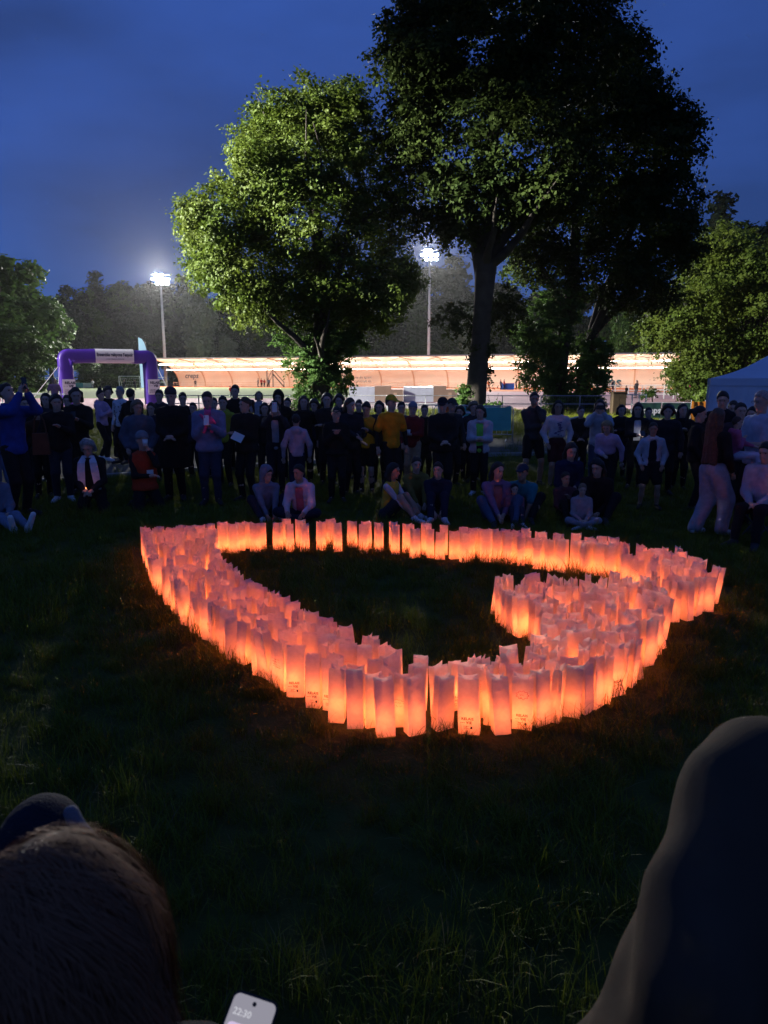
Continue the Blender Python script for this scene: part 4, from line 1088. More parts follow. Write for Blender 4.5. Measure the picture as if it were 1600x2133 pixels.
    if drape:
        q_ = np.random.default_rng(sd)
        for fr_ in (22, 31, 47):
            a_ = q_.uniform(0, 6.28, 3)
            F = F + (drape * 18 / fr_ * np.sin(fr_ * xs[:, None, None] + a_[0] + 2.2 * np.sin(3.1 * zs[None, None, :] + a_[1]) + 9 * ys[None, :, None]) * (0.6 + 0.4 * np.sin(5 * zs[None, None, :] + a_[2]))).astype(np.float32)
    nm = {'jacket': 'jacket', 'coat': 'coat', 'hoodie': 'hoodie', 'tshirt': 'tshirt', 'crop': 'sweater', 'vest': 'vest'}[kind]
    finish(F, xs, ys, zs, nm, cloth(top), t)
    if inner is not None or (tt <= 0 and sleeves is not None):
        Q = []
        if inner is not None: Q += [e(P + U * .34, (.145 * w, .108 * w, .18), Rt), e(P + U * .14, (.14 * w, .108 * w, .17), Rt), e(P - U * .02, (.145 * w, .108 * w, .10), Rt)]
        if tt <= 0 and sleeves is not None:
            for s_ in (-1, 1): Q += [('c', sh[s_], el[s_], .056, .045), ('c', el[s_], wr[s_] - (wr[s_] - el[s_]) * .06, .045, .036)]
        lo, hi = bounds(Q); xs, ys, zs = axis(lo[0], hi[0], st), axis(lo[1], hi[1], st), axis(lo[2], hi[2], st)
        F = sdf(Q, xs, ys, zs, .04) + folds(xs, ys, zs, .003, sd + 5)
        finish(F, xs, ys, zs, "shirt" if inner is not None else "undershirt", cloth(inner if inner is not None else sleeves), t)
    # ---- legs
    gb = .010 + baggy
    L_ = [e(P + U * .01, (.147 * w + gb * .5, .106 * w + gb * .5, .12), Rt)]
    for s_ in (-1, 1):
        if pants == 'shorts': L_ += [('c', hip[s_], hip[s_] + (kn[s_] - hip[s_]) * .72, .092 + gb, .078 + gb)]
        else: L_ += [('c', hip[s_], kn[s_], .087 + gb, .062 + gb), ('c', kn[s_], an_[s_] + (kn[s_] - an_[s_]) * .06, .062 + gb, .044 + gb)]
    if kind == 'coat':
        L_ += []
    lo, hi = bounds(L_); xs, ys, zs = axis(lo[0], hi[0], st), axis(lo[1], hi[1], st), axis(lo[2], hi[2], st)
    F = plane(sdf(L_[:1], xs, ys, zs, .03), xs, ys, zs, P + U * .1, U); F = sdf(L_[1:], xs, ys, zs, .03, F) + folds(xs, ys, zs, .005 + baggy * .2, sd + 9)
    finish(F, xs, ys, zs, "shorts" if pants == 'shorts' else "trousers", cloth(bottom), t)
    if kind == 'coat':
        C_ = [('c', P + U * .02, P - V3(0, 0, .40), .165 * w, .19 * w)]
        lo, hi = bounds(C_); xs, ys, zs = axis(lo[0], hi[0], st), axis(lo[1], hi[1], st), axis(lo[2], hi[2], st)
        F = plane(sdf(C_, xs, ys, zs), xs, ys, zs, P - V3(0, 0, .40), V3(0, 0, -1)) + folds(xs, ys, zs, .008, sd + 3)
        finish(F, xs, ys, zs, "coat_skirt", cloth(top), t)
    if pants == 'shorts':   # dark socks
        Q = [('c', kn[s_] + (an_[s_] - kn[s_]) * .3, an_[s_], .056, .042) for s_ in (-1, 1)]
        if shoes == 'socks':
            lo, hi = bounds(Q); xs, ys, zs = axis(lo[0], hi[0], st), axis(lo[1], hi[1], st), axis(lo[2], hi[2], st)
            finish(sdf(Q, xs, ys, zs, .01), xs, ys, zs, "socks", cloth((.015,.015,.018)), t)
    # ---- shoes
    for s_ in (-1, 1):
        f_ = unit(toe[s_] - an_[s_])
        Q = [('c', an_[s_] - f_ * .03 - V3(0, 0, .02), toe[s_] + f_ * .05, .047, .040), ('c', an_[s_] + (kn[s_] - an_[s_]) * .04, an_[s_], .048, .05)]
        lo, hi = bounds(Q); q_ = min(st, .02); xs, ys, zs = axis(lo[0], hi[0], q_), axis(lo[1], hi[1], q_), axis(lo[2], hi[2], q_)
        F = sdf(Q, xs, ys, zs, .02)
        if legs not in ('kneel', 'legsout', 'oneknee'): F = plane(F, xs, ys, zs, V3(0, 0, .012), V3(0, 0, -1))
        finish(F, xs, ys, zs, "shoe", M_shoe_w if shoes == 'w' else M_shoe_d, t)
    # ---- hair, hats, hoods
    hs = .0155 * min(res, 1.0)
    def hgrid(Q): lo, hi = bounds(Q, .04); return axis(lo[0], hi[0], hs), axis(lo[1], hi[1], hs), axis(lo[2], hi[2], hs)
    def facecut(F, xs, ys, zs, low=.086, push=.02):
        a = Rh @ unit(V3(0, .75, .66)); o_ = Hd(0, -.062 - push * .4, low)
        G = plane(F, xs, ys, zs, o_, -a) if True else F
        return G
    if hat != 'hood':
        Q = [e(Hd(0, .016, .026), (.086, .106, .114), Rh)]
        if hair == 'curly': Q = [e(Hd(0, .02, .035), (.115, .125, .125), Rh), e(Hd(-.08, .03, -.03), (.06, .07, .08), Rh), e(Hd(.08, .03, -.03), (.06, .07, .08), Rh), e(Hd(0, .08, -.05), (.09, .06, .09), Rh)]
        if hair == 'bun': Q.append(e(Hd(0, .03, .15), (.045, .045, .045), Rh))
        xs, ys, zs = hgrid(Q); F = facecut(sdf(Q, xs, ys, zs, .03), xs, ys, zs)
        dr = []
        if hair in ('long', 'verylong'):
            dn = .30 if hair == 'long' else .55
            for x_, y_ in ((-.07, .03), (.07, .03), (-.045, .08), (.045, .08), (0, .09)):
                a0 = Hd(x_, y_, .03); a1 = Hd(x_ * 1.15, y_ + .01, -.10); a2 = nb + side * x_ * 1.5 - fw * (.075 + y_ * .5) - U * (dn - .12)
                if abs(x_) > .06 and hair == 'long': a2 = nb + side * x_ * 1.35 + fw * .06 - U * (dn - .18)
                dr += [('c', a0, a1, .036, .038), ('c', a1, a2, .038, .026)]
        if hair == 'bob':
            for x_, y_ in ((-.074, .045), (.074, .045), (-.05, .08), (.05, .08), (0, .09)): dr.append(('c', Hd(x_, y_, .03), Hd(x_ * 1.12, y_ + .005, -.10), .036, .034))
        if hair == 'pony': dr += [('c', Hd(0, .10, .05), Hd(0, .16, .02), .028, .032), ('c', Hd(0, .16, .02), Hd(0, .17, -.16), .032, .016)]
        if dr:
            lo, hi = bounds(Q + dr, .04); xs, ys, zs = axis(lo[0], hi[0], hs * 1.15), axis(lo[1], hi[1], hs * 1.15), axis(lo[2], hi[2], hs * 1.15)
            F = facecut(sdf(Q, xs, ys, zs, .03), xs, ys, zs); F = sdf(dr, xs, ys, zs, .03, F)
            F = np.maximum(F, -sdf([e(Hd(0, -.06, -.03), (.058, .075, .10), Rh)], xs, ys, zs))
        F = F + folds(xs, ys, zs, .012 if hair == 'curly' else .005, sd + 11, 2.0 if hair == 'curly' else 1.5)
        finish(F, xs, ys, zs, "hair", hairm(hc), t)
    if hat and hat != 'hood':
        hk, hcol = (hat, (.02,.02,.025)) if isinstance(hat, str) else hat
        if hk == 'cap':
            Q = [e(Hd(0, .012, .045), (.092, .110, .098), Rh)]; Vz = [e(Hd(0, -.125, .045), (.07, .075, .009), Rh @ rotm(0, 12))]
            lo, hi = bounds(Q + Vz); xs, ys, zs = axis(lo[0], hi[0], hs), axis(lo[1], hi[1], hs), axis(lo[2], hi[2], hs * .8)
            F = plane(sdf(Q, xs, ys, zs), xs, ys, zs, Hd(0, 0, .045), -Rh[:, 2]); F = sdf(Vz, xs, ys, zs, .012, F); nm = "cap"
        elif hk == 'beanie':
            Q = [e(Hd(0, .015, .05), (.094, .112, .108), Rh)]; xs, ys, zs = hgrid(Q); F = plane(sdf(Q, xs, ys, zs), xs, ys, zs, Hd(0, 0, .03), -Rh @ unit(V3(0, .25, 1))) + folds(xs, ys, zs, .003, sd); nm = "beanie"
        else:
            Q = [('c', Hd(-.09, .0, .05), Hd(0, -.10, .055), .014, .014), ('c', Hd(.09, .0, .05), Hd(0, -.10, .055), .014, .014), ('c', Hd(-.09, 0, .05), Hd(0, .118, .03), .014, .014), ('c', Hd(.09, 0, .05), Hd(0, .118, .03), .014, .014)]
            xs, ys, zs = hgrid(Q); F = sdf(Q, xs, ys, zs, .02); nm = "headband"
        finish(F, xs, ys, zs, nm, cloth(hcol), t)
    if hat == 'hood':
        Q = [e(Hd(0, .025, .03), (.108, .128, .132), Rh), ('c', Hd(0, .05, -.08), nb - fw * .05 - U * .03, .085, .10), ('c', Hd(0, .10, .08), Hd(0, .12, .06), .05, .03)]
        xs, ys, zs = hgrid(Q); F = sdf(Q, xs, ys, zs, .05)
        F = np.maximum(F, -sdf([e(Hd(0, -.085, -.012), (.078, .12, .112), Rh)], xs, ys, zs)) + folds(xs, ys, zs, .004, sd + 2)
        finish(F, xs, ys, zs, "hood", cloth(top), t)
        Q = [e(Hd(0, .0, .03), (.082, .09, .108), Rh)]; xs, ys, zs = hgrid(Q)
        finish(facecut(sdf(Q, xs, ys, zs), xs, ys, zs, .06), xs, ys, zs, "hair", hairm(hc), t)
    mw = Matrix.LocRotScale(Vector(loc), Matrix.Rotation(R(rz), 3, 'Z').to_quaternion(), Vector((s, s, s)))
    info = {'hand': {k: mw @ Vector(wr[k] + hd[k] * .09) for k in (-1, 1)}, 'head': mw @ Vector(hc_), 'thing': t, 's': s, 'mw': mw, 'chest': mw @ Vector(P + U * .3 + fw * (.13 * w + g_)), 'U': U, 'fw': fw, 'side': side, 'nb': nb, 'P': P, 'wr': wr, 'hd': hd, 'Hd': Hd}
    return info

# ---- hand-held things (top-level)
M_black = mat("black phone glass", (0.012, 0.012, 0.014), 0.25, 0.5); M_whitep = mat("white plastic", (0.75, 0.75, 0.75), 0.5); M_paperw = mat("white paper", (0.75, 0.74, 0.72), 0.9)
M_screen = emis("lit phone screen", (0.75, 0.85, 1.0), 1.2); M_screen_dim = emis("dim phone screen", (0.35, 0.45, 0.7), 0.25)
def rounded(w, h, t, r, n=4):
    p = []
    for cx, cz, a0 in ((w/2 - r, h/2 - r, 0), (-w/2 + r, h/2 - r, 90), (-w/2 + r, -h/2 + r, 180), (w/2 - r, -h/2 + r, 270)):
        for i in range(n + 1): a_ = R(a0 + 90 * i / n); p.append((cx + r * math.cos(a_), cz + r * math.sin(a_)))
    m = MB(); k = len(p); m.add([(x, -t/2, z) for x, z in p] + [(x, t/2, z) for x, z in p], [tuple(range(k))[::-1] if False else tuple(range(k)), tuple(range(2*k - 1, k - 1, -1))] + [(i, i + k, (i + 1) % k + k, (i + 1) % k) for i in range(k)])
    return m
ME_ph = rounded(.076, .158, .009, .012).mesh("phone"); ME_ph.materials.append(M_black)
ME_sc = rounded(.070, .150, .0006, .009).mesh("screen")
def phone(loc, rz, tilt, label, land=False, lit=M_screen_dim, case=None):
    t = obj("phone", ME_ph if case is None else ME_ph.copy(), None, None, loc, (R(tilt), R(90) if land else 0, R(rz)))
    if case is not None: t.data.materials.clear(); t.data.materials.append(case)
    tag(t, label, "phone", "phones held by the crowd")
    me = ME_sc.copy(); me.materials.append(lit); obj("screen", me, None, t, (0, .0052, 0))
    o = MB(); 
    for q in (0, 1): o.tube([(-.022, -.0046, .062 - q * .022), (-.022, -.0066, .062 - q * .022)], .007, 8)
    o.build("camera_lens", M_eye, t)
    return t
def cup(loc, label, col=(0.75, 0.74, 0.72)):
    m = MB(); m.tube([(0, 0, -.05), (0, 0, .05), (0, 0, .05), (0, 0, -.04)], [.030, .040, .037, .028], 12, True)
    return tag(m.build("cup", mat("paper cup", col, 0.7), None, True, loc), label, "cup")
BLK = (.012,.012,.014); NVY = (.012,.016,.035); DKB = (.02,.018,.016); CHAR = (.035,.036,.04)
def at(px, D): return (xat(px, D, 0.9), D, 0)
def pp(label, px, ytop, D, rz, **kw):
    return person(label, at(px, D), zat(ytop, D), rz, **kw)
P = {}
# ---------------- left group
P['blue'] = pp("man in a bright blue jacket raising a phone with both hands at the far left", 30, 797, 10.0, 62, arms=('raise','raise'), head=(0,-14), top=(.016,.05,.24), bottom=BLK, hair='short', hc='dark', puff=.012)
pp("person in pale blue jeans half hidden behind the man in the blue jacket", -2, 812, 10.6, 40, top=(.03,.05,.10), bottom=(.12,.17,.28), hair='short', hc='brown')
pp("person with a brown shoulder bag between the blue jacket and the dark haired woman", 84, 842, 11.6, 30, top=(.05,.022,.014), bottom=BLK, hair='short', hc='dark', kind='hoodie', res=1.15)
pp("woman all in black with dark hair and one pale shoe, right of the blue jacket", 125, 820, 11.3, 20, arms=('pocket','phone'), head=(10,12), top=BLK, bottom=(.02,.025,.04), hair='bob', hc='black', shoes='w', puff=.01)
P['curly1'] = pp("curly haired woman in a dark jacket holding a phone at her chest", 166, 806, 12.0, 15, arms=('phone','phone'), head=(10,15), top=(.016,.015,.015), bottom=BLK, hair='bob', hc='brown')
pp("person in a lilac hoodie walking to the right behind the left group", 213, 811, 17.0, 75, legs='step', arms=('phone','phone'), top=(.42,.28,.42), kind='hoodie', bottom=BLK, hair='bun', hc='black', shoes='w', res=1.2)
pp("person in dark clothes just behind the lilac hoodie", 229, 806, 17.6, 40, top=DKB, bottom=BLK, hair='curly', hc='brown', res=1.25)
P['dots'] = pp("grey haired person in a white top with dark spots behind the left group", 255, 804, 16.4, -30, top=(.62,.60,.62), kind='tshirt', bottom=BLK, hair='short', hc='grey', res=1.2, sleeves=(.62,.6,.62))
pp("dark haired person seen from behind next to the spotted white top", 277, 809, 15.4, 160, top=BLK, bottom=BLK, hair='short', hc='black', res=1.2)
pp("woman with short fair hair in a slate blue padded jacket looking down", 291, 831, 11.6, 14, arms=('pocket','pocket'), head=(18,22), top=(.085,.10,.14), bottom=(.02,.02,.03), hair='bob', hc='fair', puff=.025, fat=1.08, kind='hoodie')
P['kneelorange'] = pp("kneeling man in a grey knit hat and orange red vest with a white badge", 303, 905, 10.6, 40, legs='kneel', arms=('hold','mouth'), head=(5,5), top=(.42,.045,.018), kind='vest', sleeves=BLK, bottom=BLK, hair='short', hc='grey', hat=('beanie',(.19,.20,.23)), fat=1.15, puff=.012, scale=1.0)
P['kneelcandle'] = pp("kneeling grey haired woman in black with a white scarf, small flame in her hands", 185, 932, 10.3, 8, legs='kneel', arms=('lap','lap'), lean=12, head=(0,30), top=(.014,.013,.015), bottom=BLK, hair='bob', hc='grey', fat=1.1, scale=.97)
pp("big man in a long black coat and grey cap left of the lilac parka", 362, 807, 11.4, 6, arms=('clasp','clasp'), head=(-6,14), top=(.010,.010,.011), kind='coat', bottom=BLK, hair='short', hc='grey', hat=('beanie',(.05,.05,.055)), fat=1.28, puff=.015)
pp("man with a shaved head behind the long black coat", 336, 811, 15.0, 0, top=CHAR, bottom=BLK, hair='short', hc='dark', res=1.2)
pp("person in a dark jacket with white headphones right behind the long black coat", 384, 817, 14.5, 20, top=BLK, bottom=BLK, hair='short', hc='black', res=1.2)
pp("child in dark clothes between the long black coat and the lilac parka", 405, 838, 14.0, 0, top=NVY, bottom=BLK, hair='short', hc='dark', res=1.2)
P['parka'] = pp("woman in a lilac grey parka holding a phone and something pink", 437, 815, 11.0, 10, arms=('chest','phone'), head=(-4,20), top=(.20,.19,.30), bottom=(.03,.035,.06), hair='pony', hc='brown', puff=.022, fat=1.15)
pp("teenager in a yellow green sweatshirt behind the lilac parka", 467, 824, 12.8, -10, head=(20,5), top=(.28,.30,.03), kind='hoodie', bottom=BLK, hair='short', hc='black', res=1.1)
pp("tall man in black standing furthest back above the yellow green sweatshirt", 493, 801, 15.0, 0, top=BLK, bottom=BLK, hair='short', hc='dark', res=1.2)
P['puffer'] = pp("woman with tied fair hair in a long black puffer jacket holding a white paper", 514, 826, 11.3, -14, arms=('hold','cross'), head=(-30,8), top=(.016,.015,.015), bottom=BLK, hair='pony', hc='chestnut', puff=.03, fat=1.1)
pp("person in a light grey top far behind the black puffer jacket", 541, 814, 18.5, 10, top=(.3,.3,.33), bottom=BLK, hair='bob', hc='fair', res=1.3)
pp("person with a black hood pulled up behind the woman filming", 582, 812, 13.4, 0, top=(.012,.012,.013), kind='hoodie', bottom=BLK, hat='hood', hc='dark', res=1.1, puff=.015)
P['film'] = pp("person in a dark jacket filming with a phone raised in front of the face", 574, 833, 11.9, 10, arms=('up','up'), top=(.03,.028,.032), inner=(.38,.38,.42), open_=True, bottom=(.02,.02,.03), hair='bob', hc='dark')
pp("child in a pale pink hoodie seen from behind", 618, 862, 11.6, 190, arms=('down','down'), top=(.50,.36,.42), kind='hoodie', bottom=(.015,.02,.05), hair='short', hc='dark')
pp("woman with long fair hair in black between the pink hoodie and the lime trunk", 634, 823, 13.2, 10, top=BLK, bottom=BLK, hair='long', hc='chestnut', res=1.1)
pp("dark haired woman in a black jacket under the ivy of the lime tree", 682, 818, 13.0, 5, top=(.018,.018,.02), bottom=BLK, hair='bob', hc='black', res=1.1, arms=('cross','cross'))
pp("person with curly hair at the very back under the ivy", 707, 822, 14.6, 0, top=BLK, bottom=BLK, hair='curly', hc='dark', res=1.25)
P['huddle'] = pp("person in a black hoodie and headband with hands clasped at the chest", 701, 846, 11.2, 4, arms=('chest','chest'), head=(0,10), top=(.011,.011,.012), kind='hoodie', bottom=BLK, hair='short', hc='dark', hat=('band',(.05,.05,.06)), fat=1.15, puff=.01)
pp("brown haired woman in dark blue embracing the person with the headband", 730, 828, 11.8, 24, arms=('reach','hold'), head=(20,10), top=(.016,.018,.024), bottom=BLK, hair='bob', hc='chestnut', puff=.012)
P['yvest'] = pp("child with dark hair in a yellow vest over black sleeves and black shorts", 764, 836, 12.0, -6, arms=('lap','phone'), head=(-5,28), top=(.42,.26,.02), kind='vest', sleeves=BLK, bottom=BLK, pants='shorts', shoes='socks', hair='short', hc='black')
P['ycap'] = pp("young man in an orange yellow shirt over black sleeves and a yellow cap", 815, 822, 11.8, 24, arms=('down','down'), head=(20,4), top=(.62,.25,.012), kind='tshirt', sleeves=(.012,.012,.013), bottom=(.013,.013,.015), hair='short', hc='brown', hat=('cap',(.55,.42,.03)))
pp("person in a slate jacket half hidden behind the orange yellow shirt", 836, 836, 12.9, 0, top=(.05,.06,.08), bottom=BLK, hair='short', hc='dark', res=1.2, puff=.02)
P['redhood'] = pp("person in a dark red jacket with a pale hood up holding a white cup", 860, 838, 12.8, -12, arms=('pocket','hold'), top=(.16,.018,.022), bottom=(.30,.25,.17), hair='short', hc='dark', hat=('beanie',(.25,.25,.28)), res=1.05)
P['darkcap'] = pp("stout man in a black jacket and dark cap, hands folded in front", 921, 827, 11.5, 6, arms=('clasp','clasp'), head=(-14,10), top=(.013,.013,.015), bottom=(.014,.014,.016), hair='short', hc='grey', hat=('cap',(.02,.02,.025)), fat=1.22, puff=.022)
pp("person in a cap peering out behind the man with folded hands", 940, 829, 12.8, 25, top=CHAR, bottom=BLK, hair='short', hc='dark', hat=('cap',(.05,.05,.05)), res=1.2)
P['green'] = pp("woman in an open white jacket over a bright green shirt", 999, 843, 11.9, -8, arms=('hold','hold'), head=(-20,12), top=(.46,.44,.48), inner=(.16,.62,.09), open_=True, bottom=(.012,.012,.014), hair='bob', hc='brown', shoes='w', fat=1.1, puff=.014)
pp("fair haired person hidden behind the white jacket with the green shirt", 985, 836, 13.4, 10, top=CHAR, bottom=BLK, hair='curly', hc='fair', res=1.2)
P['think'] = pp("tall man in a dark grey hoodie holding a hand to his mouth", 1110, 816, 12.9, 4, legs='apart', arms=('cross','mouth'), head=(-6,6), top=(.035,.040,.045), kind='hoodie', bottom=(.012,.012,.014), pants='shorts', hair='short', hc='black', skin=1)
P['print'] = pp("woman with long black hair in a white printed sweatshirt and dark red shorts", 1160, 833, 12.6, -4, arms=('pocket','pocket'), top=(.50,.44,.46), bottom=(.06,.012,.015), pants='shorts', hair='long', hc='black', kind='crop', skin=1)
# ---------------- seated row
pp("seated child with a grey hood up, arms folded over the knees", 551, 978, 9.9, 22, legs='kneesopen', arms=('shin','shin'), lean=18, head=(30,6), top=(.17,.17,.22), kind='hoodie', bottom=NVY, hat='hood', hc='dark', shoes='w', scale=.82)
pp("seated youth in a white hoodie and pink scarf sitting right of the grey hood", 626, 985, 9.7, -8, legs='cross', arms=('knee','knee'), lean=14, head=(-25,4), top=(.50,.40,.45), kind='hoodie', inner=(.5,.12,.15), open_=True, bottom=NVY, hair='short', hc='black', scale=.86, skin=1, shoes='d')
pp("seated girl with bare legs and white sleeves turned to the right", 818, 966, 9.8, 62, legs='kneesup', arms=('shin','shin'), lean=10, head=(0,8), top=(.45,.33,.04), kind='vest', sleeves=(.42,.42,.46), bottom=(.03,.03,.04), pants='shorts', hair='long', hc='black', shoes='w', scale=.86, skin=1)
pp("seated child in an olive jacket between the bare legged girl and the navy jacket", 868, 951, 10.4, 10, legs='kneesopen', arms=('shin','shin'), lean=8, top=(.17,.12,.03), bottom=BLK, hair='short', hc='brown', scale=.88)
pp("seated child in a navy jacket with a pale collar and pale socks", 913, 965, 9.9, -4, legs='kneesup', arms=('shin','shin'), lean=10, head=(-14,2), top=(.014,.017,.035), bottom=NVY, hair='short', hc='dark', scale=.86, inner=(.5,.45,.4), shoes='w')
pp("seated girl with long dark hair in a mauve jacket", 1037, 973, 9.6, 8, legs='kneesopen', arms=('shin','lap'), lean=10, head=(18,10), top=(.20,.11,.20), bottom=(.06,.08,.14), hair='long', hc='dark', scale=.9, inner=(.35,.12,.12), open_=True)
pp("toddler in a dusty pink sweater in front of the mauve jacket", 1076, 1010, 9.5, 0, legs='kneesup', arms=('lap','lap'), top=(.22,.09,.12), kind='hoodie', bottom=(.03,.03,.05), hair='short', hc='dark', scale=.58, shoes='w')
pp("child in a cap and teal shirt bending forward on the grass", 1092, 963, 9.9, -16, legs='kneesopen', arms=('shin','shin'), lean=30, head=(-10,-12), top=(.025,.17,.21), kind='tshirt', bottom=BLK, hair='short', hc='dark', hat=('cap',(.03,.035,.06)), scale=.92, skin=1)
pp("woman in dark blue crouching behind the seated children right of the teal shirt", 1187, 948, 10.1, 10, legs='crouch', arms=('lap','hold'), lean=15, head=(-10,15), top=(.018,.018,.05), bottom=BLK, hair='long', hc='black', scale=.92)
pp("child with a reddish top squatting in front of the woman in dark blue", 1184, 990, 9.7, 4, legs='kneesup', arms=('lap','chest'), head=(10,8), top=(.10,.035,.04), bottom=BLK, hair='short', hc='dark', scale=.72, skin=1)
pp("toddler in a pale grey jacket and light trousers sitting on the grass", 1216, 1006, 9.3, -4, legs='cross', arms=('lap','lap'), lean=6, head=(0,12), top=(.30,.25,.27), bottom=(.26,.24,.28), hair='short', hc='fair', scale=.62, shoes='w')
pp("long haired woman in black sitting behind the toddler in the pale jacket", 1247, 962, 9.8, -20, legs='kneesopen', arms=('shin','lap'), lean=15, head=(-18,14), top=(.020,.012,.012), bottom=BLK, hair='long', hc='black', scale=.95)
pp("person in white and pale jeans sitting low at the left edge of the lawn", -14, 1006, 9.3, 50, legs='legsout', arms=('lap','lap'), top=(.14,.16,.22), bottom=(.16,.19,.27), hair='short', hc='brown', scale=.9, shoes='w')
# ---------------- right group
P['land'] = pp("woman in a white jacket holding a phone sideways before her face", 1246, 831, 12.7, -16, arms=('up','up'), top=(.36,.36,.40), bottom=(.05,.06,.09), hair='long', hc='dark', puff=.01, res=1.05)
pp("fair haired girl in a lilac pink sweater stooping to the left", 1268, 873, 11.2, -30, arms=('hold','down'), lean=22, head=(0,26), top=(.50,.33,.46), kind='crop', bottom=(.015,.014,.018), hair='verylong', hc='blond', legs='stand')
P['litphone'] = pp("woman with long brown hair, white zip top lit by her phone", 1325, 838, 12.6, -12, arms=('hold','pocket'), head=(-8,14), top=(.02,.018,.02), inner=(.58,.56,.58), open_=True, bottom=BLK, hair='long', hc='brown', res=1.05)
pp("woman with a cloud of curly dark hair and a big dark scarf", 1387, 843, 12.0, -18, head=(-4,6), top=(.02,.02,.024), bottom=BLK, hair='curly', hc='dark', puff=.02)
pp("short haired person in a black top with white sleeves and bare knees", 1358, 879, 10.6, -14, legs='apart', arms=('pocket','pocket'), head=(-4,10), top=(.42,.42,.47), inner=(.012,.012,.015), open_=True, bottom=(.012,.012,.015), pants='shorts', hair='short', hc='brown', baggy=.02, fat=1.1, skin=1)
pp("woman with a ponytail in a black jacket and red scarf turned to the right", 1450, 845, 10.4, 60, arms=('pocket','phone'), head=(0,12), top=(.013,.012,.013), inner=(.3,.03,.04), bottom=BLK, hair='pony', hc='black', fat=1.1, puff=.012)
pp("tall man with cropped hair in a dark jacket in front of the white tent", 1497, 814, 10.6, -30, arms=('pocket','pocket'), head=(0,16), top=(.016,.016,.018), bottom=BLK, hair='short', hc='dark', fat=1.12, puff=.012)
P['jeans'] = pp("woman with very long brown hair, black jacket and loose light grey jeans", 1487, 849, 8.75, 110, legs='step', arms=('pocket','hold'), top=(.016,.013,.012), kind='crop', bottom=(.27,.27,.31), hair='verylong', hc='chestnut', baggy=.035, shoes='w', head=(10,4))
P['dad'] = pp("grey haired man with glasses in a white shirt carrying a small child", 1577, 813, 9.0, -72, arms=('hold','hold'), head=(0,14), top=(.38,.40,.50), kind='tshirt', bottom=BLK, hair='short', hc='grey', fat=1.15)
pp("small child in pink clothes and a pale hat carried on the man's arm", 1541, 872, 8.75, 80, legs='sitchair', arms=('chest','reach'), top=(.42,.10,.20), kind='hoodie', bottom=(.48,.46,.56), hair='short', hc='brown', scale=.56, shoes='w').update()
c_ = [o for o in sc.objects if o.get("label", "").startswith("small child in pink")][0]; c_.location = (xat(1541, 8.75, 1.15), 8.75, zat(868, 8.75) - .56 * 1.32)
pp("person in a pale speckled jacket seated at the right edge of the lawn", 1592, 945, 8.3, -48, legs='sitchair', arms=('lap','lap'), lean=8, head=(0,14), top=(.36,.32,.38), bottom=BLK, hair='short', hc='dark', scale=.93, puff=.012)
pp("person in dark clothes filling the gap behind the jeans and the carried child", 1535, 838, 10.2, -10, top=(.04,.035,.04), bottom=BLK, hair='short', hc='dark', res=1.15)
# people on the pitch
pp("person in a pink shirt standing on the track left of the purple arch", 115, 786, 38, 30, top=(.62,.25,.32), kind='tshirt', bottom=(.03,.03,.05), hair='bob', hc='fair', res=1.6)
far = [(538,788,160,"player in a grey top beside the steel stair",(.2,.2,.25)),(545,788,160,"player in red left of the steel stair, first of two",(.5,.06,.06)),(551,789,161,"player in dark red nearest the steel stair",(.4,.05,.05)),(560,788,160,"player in blue at the foot of the steel stair",(.1,.15,.3)),
       (407,790,160,"lone dark player under the left creps lettering",(.04,.04,.05)),(480,803,75,"player in a red shirt on the pitch behind the tall man in black",(.5,.05,.05)),(259,783,120,"dark player in front of the goal",(.03,.03,.04)),(281,786,122,"dark player at the right post of the goal",(.03,.03,.04)),(193,783,140,"person in white by the far fence",(.5,.5,.55)),
       (1010,798,125,"dark athlete left of the orange one right of the bare trunk",(.06,.05,.05)),(1018,800,125,"athlete in an orange shirt right of the bare trunk",(.6,.16,.04)),(1043,802,125,"athlete in dark grey warming up under the stand",(.08,.08,.1)),(1050,802,126,"athlete in red under the stand beside a blue mat",(.55,.08,.08)),(1075,806,128,"small figure in grey at the back of the stand",(.25,.22,.2)),(1082,805,128,"small figure in brown at the back of the stand",(.2,.1,.06)),
       (1276,808,96,"dark child figure in front of the stand near the dark cabinet",(.03,.03,.05)),(1305,803,72,"hooded black figure leaning on the white rail",(.02,.02,.02)),(1326,807,72,"dark figure with long hair right of the hooded one at the white rail",(.05,.05,.055)),(1437,807,62,"person in a bright pink jacket near the orange netting",(.7,.08,.22)),(1452,808,62,"person in black next to the bright pink jacket",(.03,.03,.035))]
for px, y, D_, lab, col in far:
    pp(lab, px, y, D_, random.uniform(-60, 60), legs=random.choice(('stand', 'step', 'apart')), arms=random.choice((('down','down'), ('pocket','phone'), ('clasp','clasp'))), top=col, bottom=random.choice((BLK, NVY, (.1,.1,.12))), hair='short' if D_ > 80 else 'bob', hc='dark', res=2.0, scale=(zat(y, D_) / 1.75) if 1.2 < zat(y, D_) < 2.0 else 1.0)

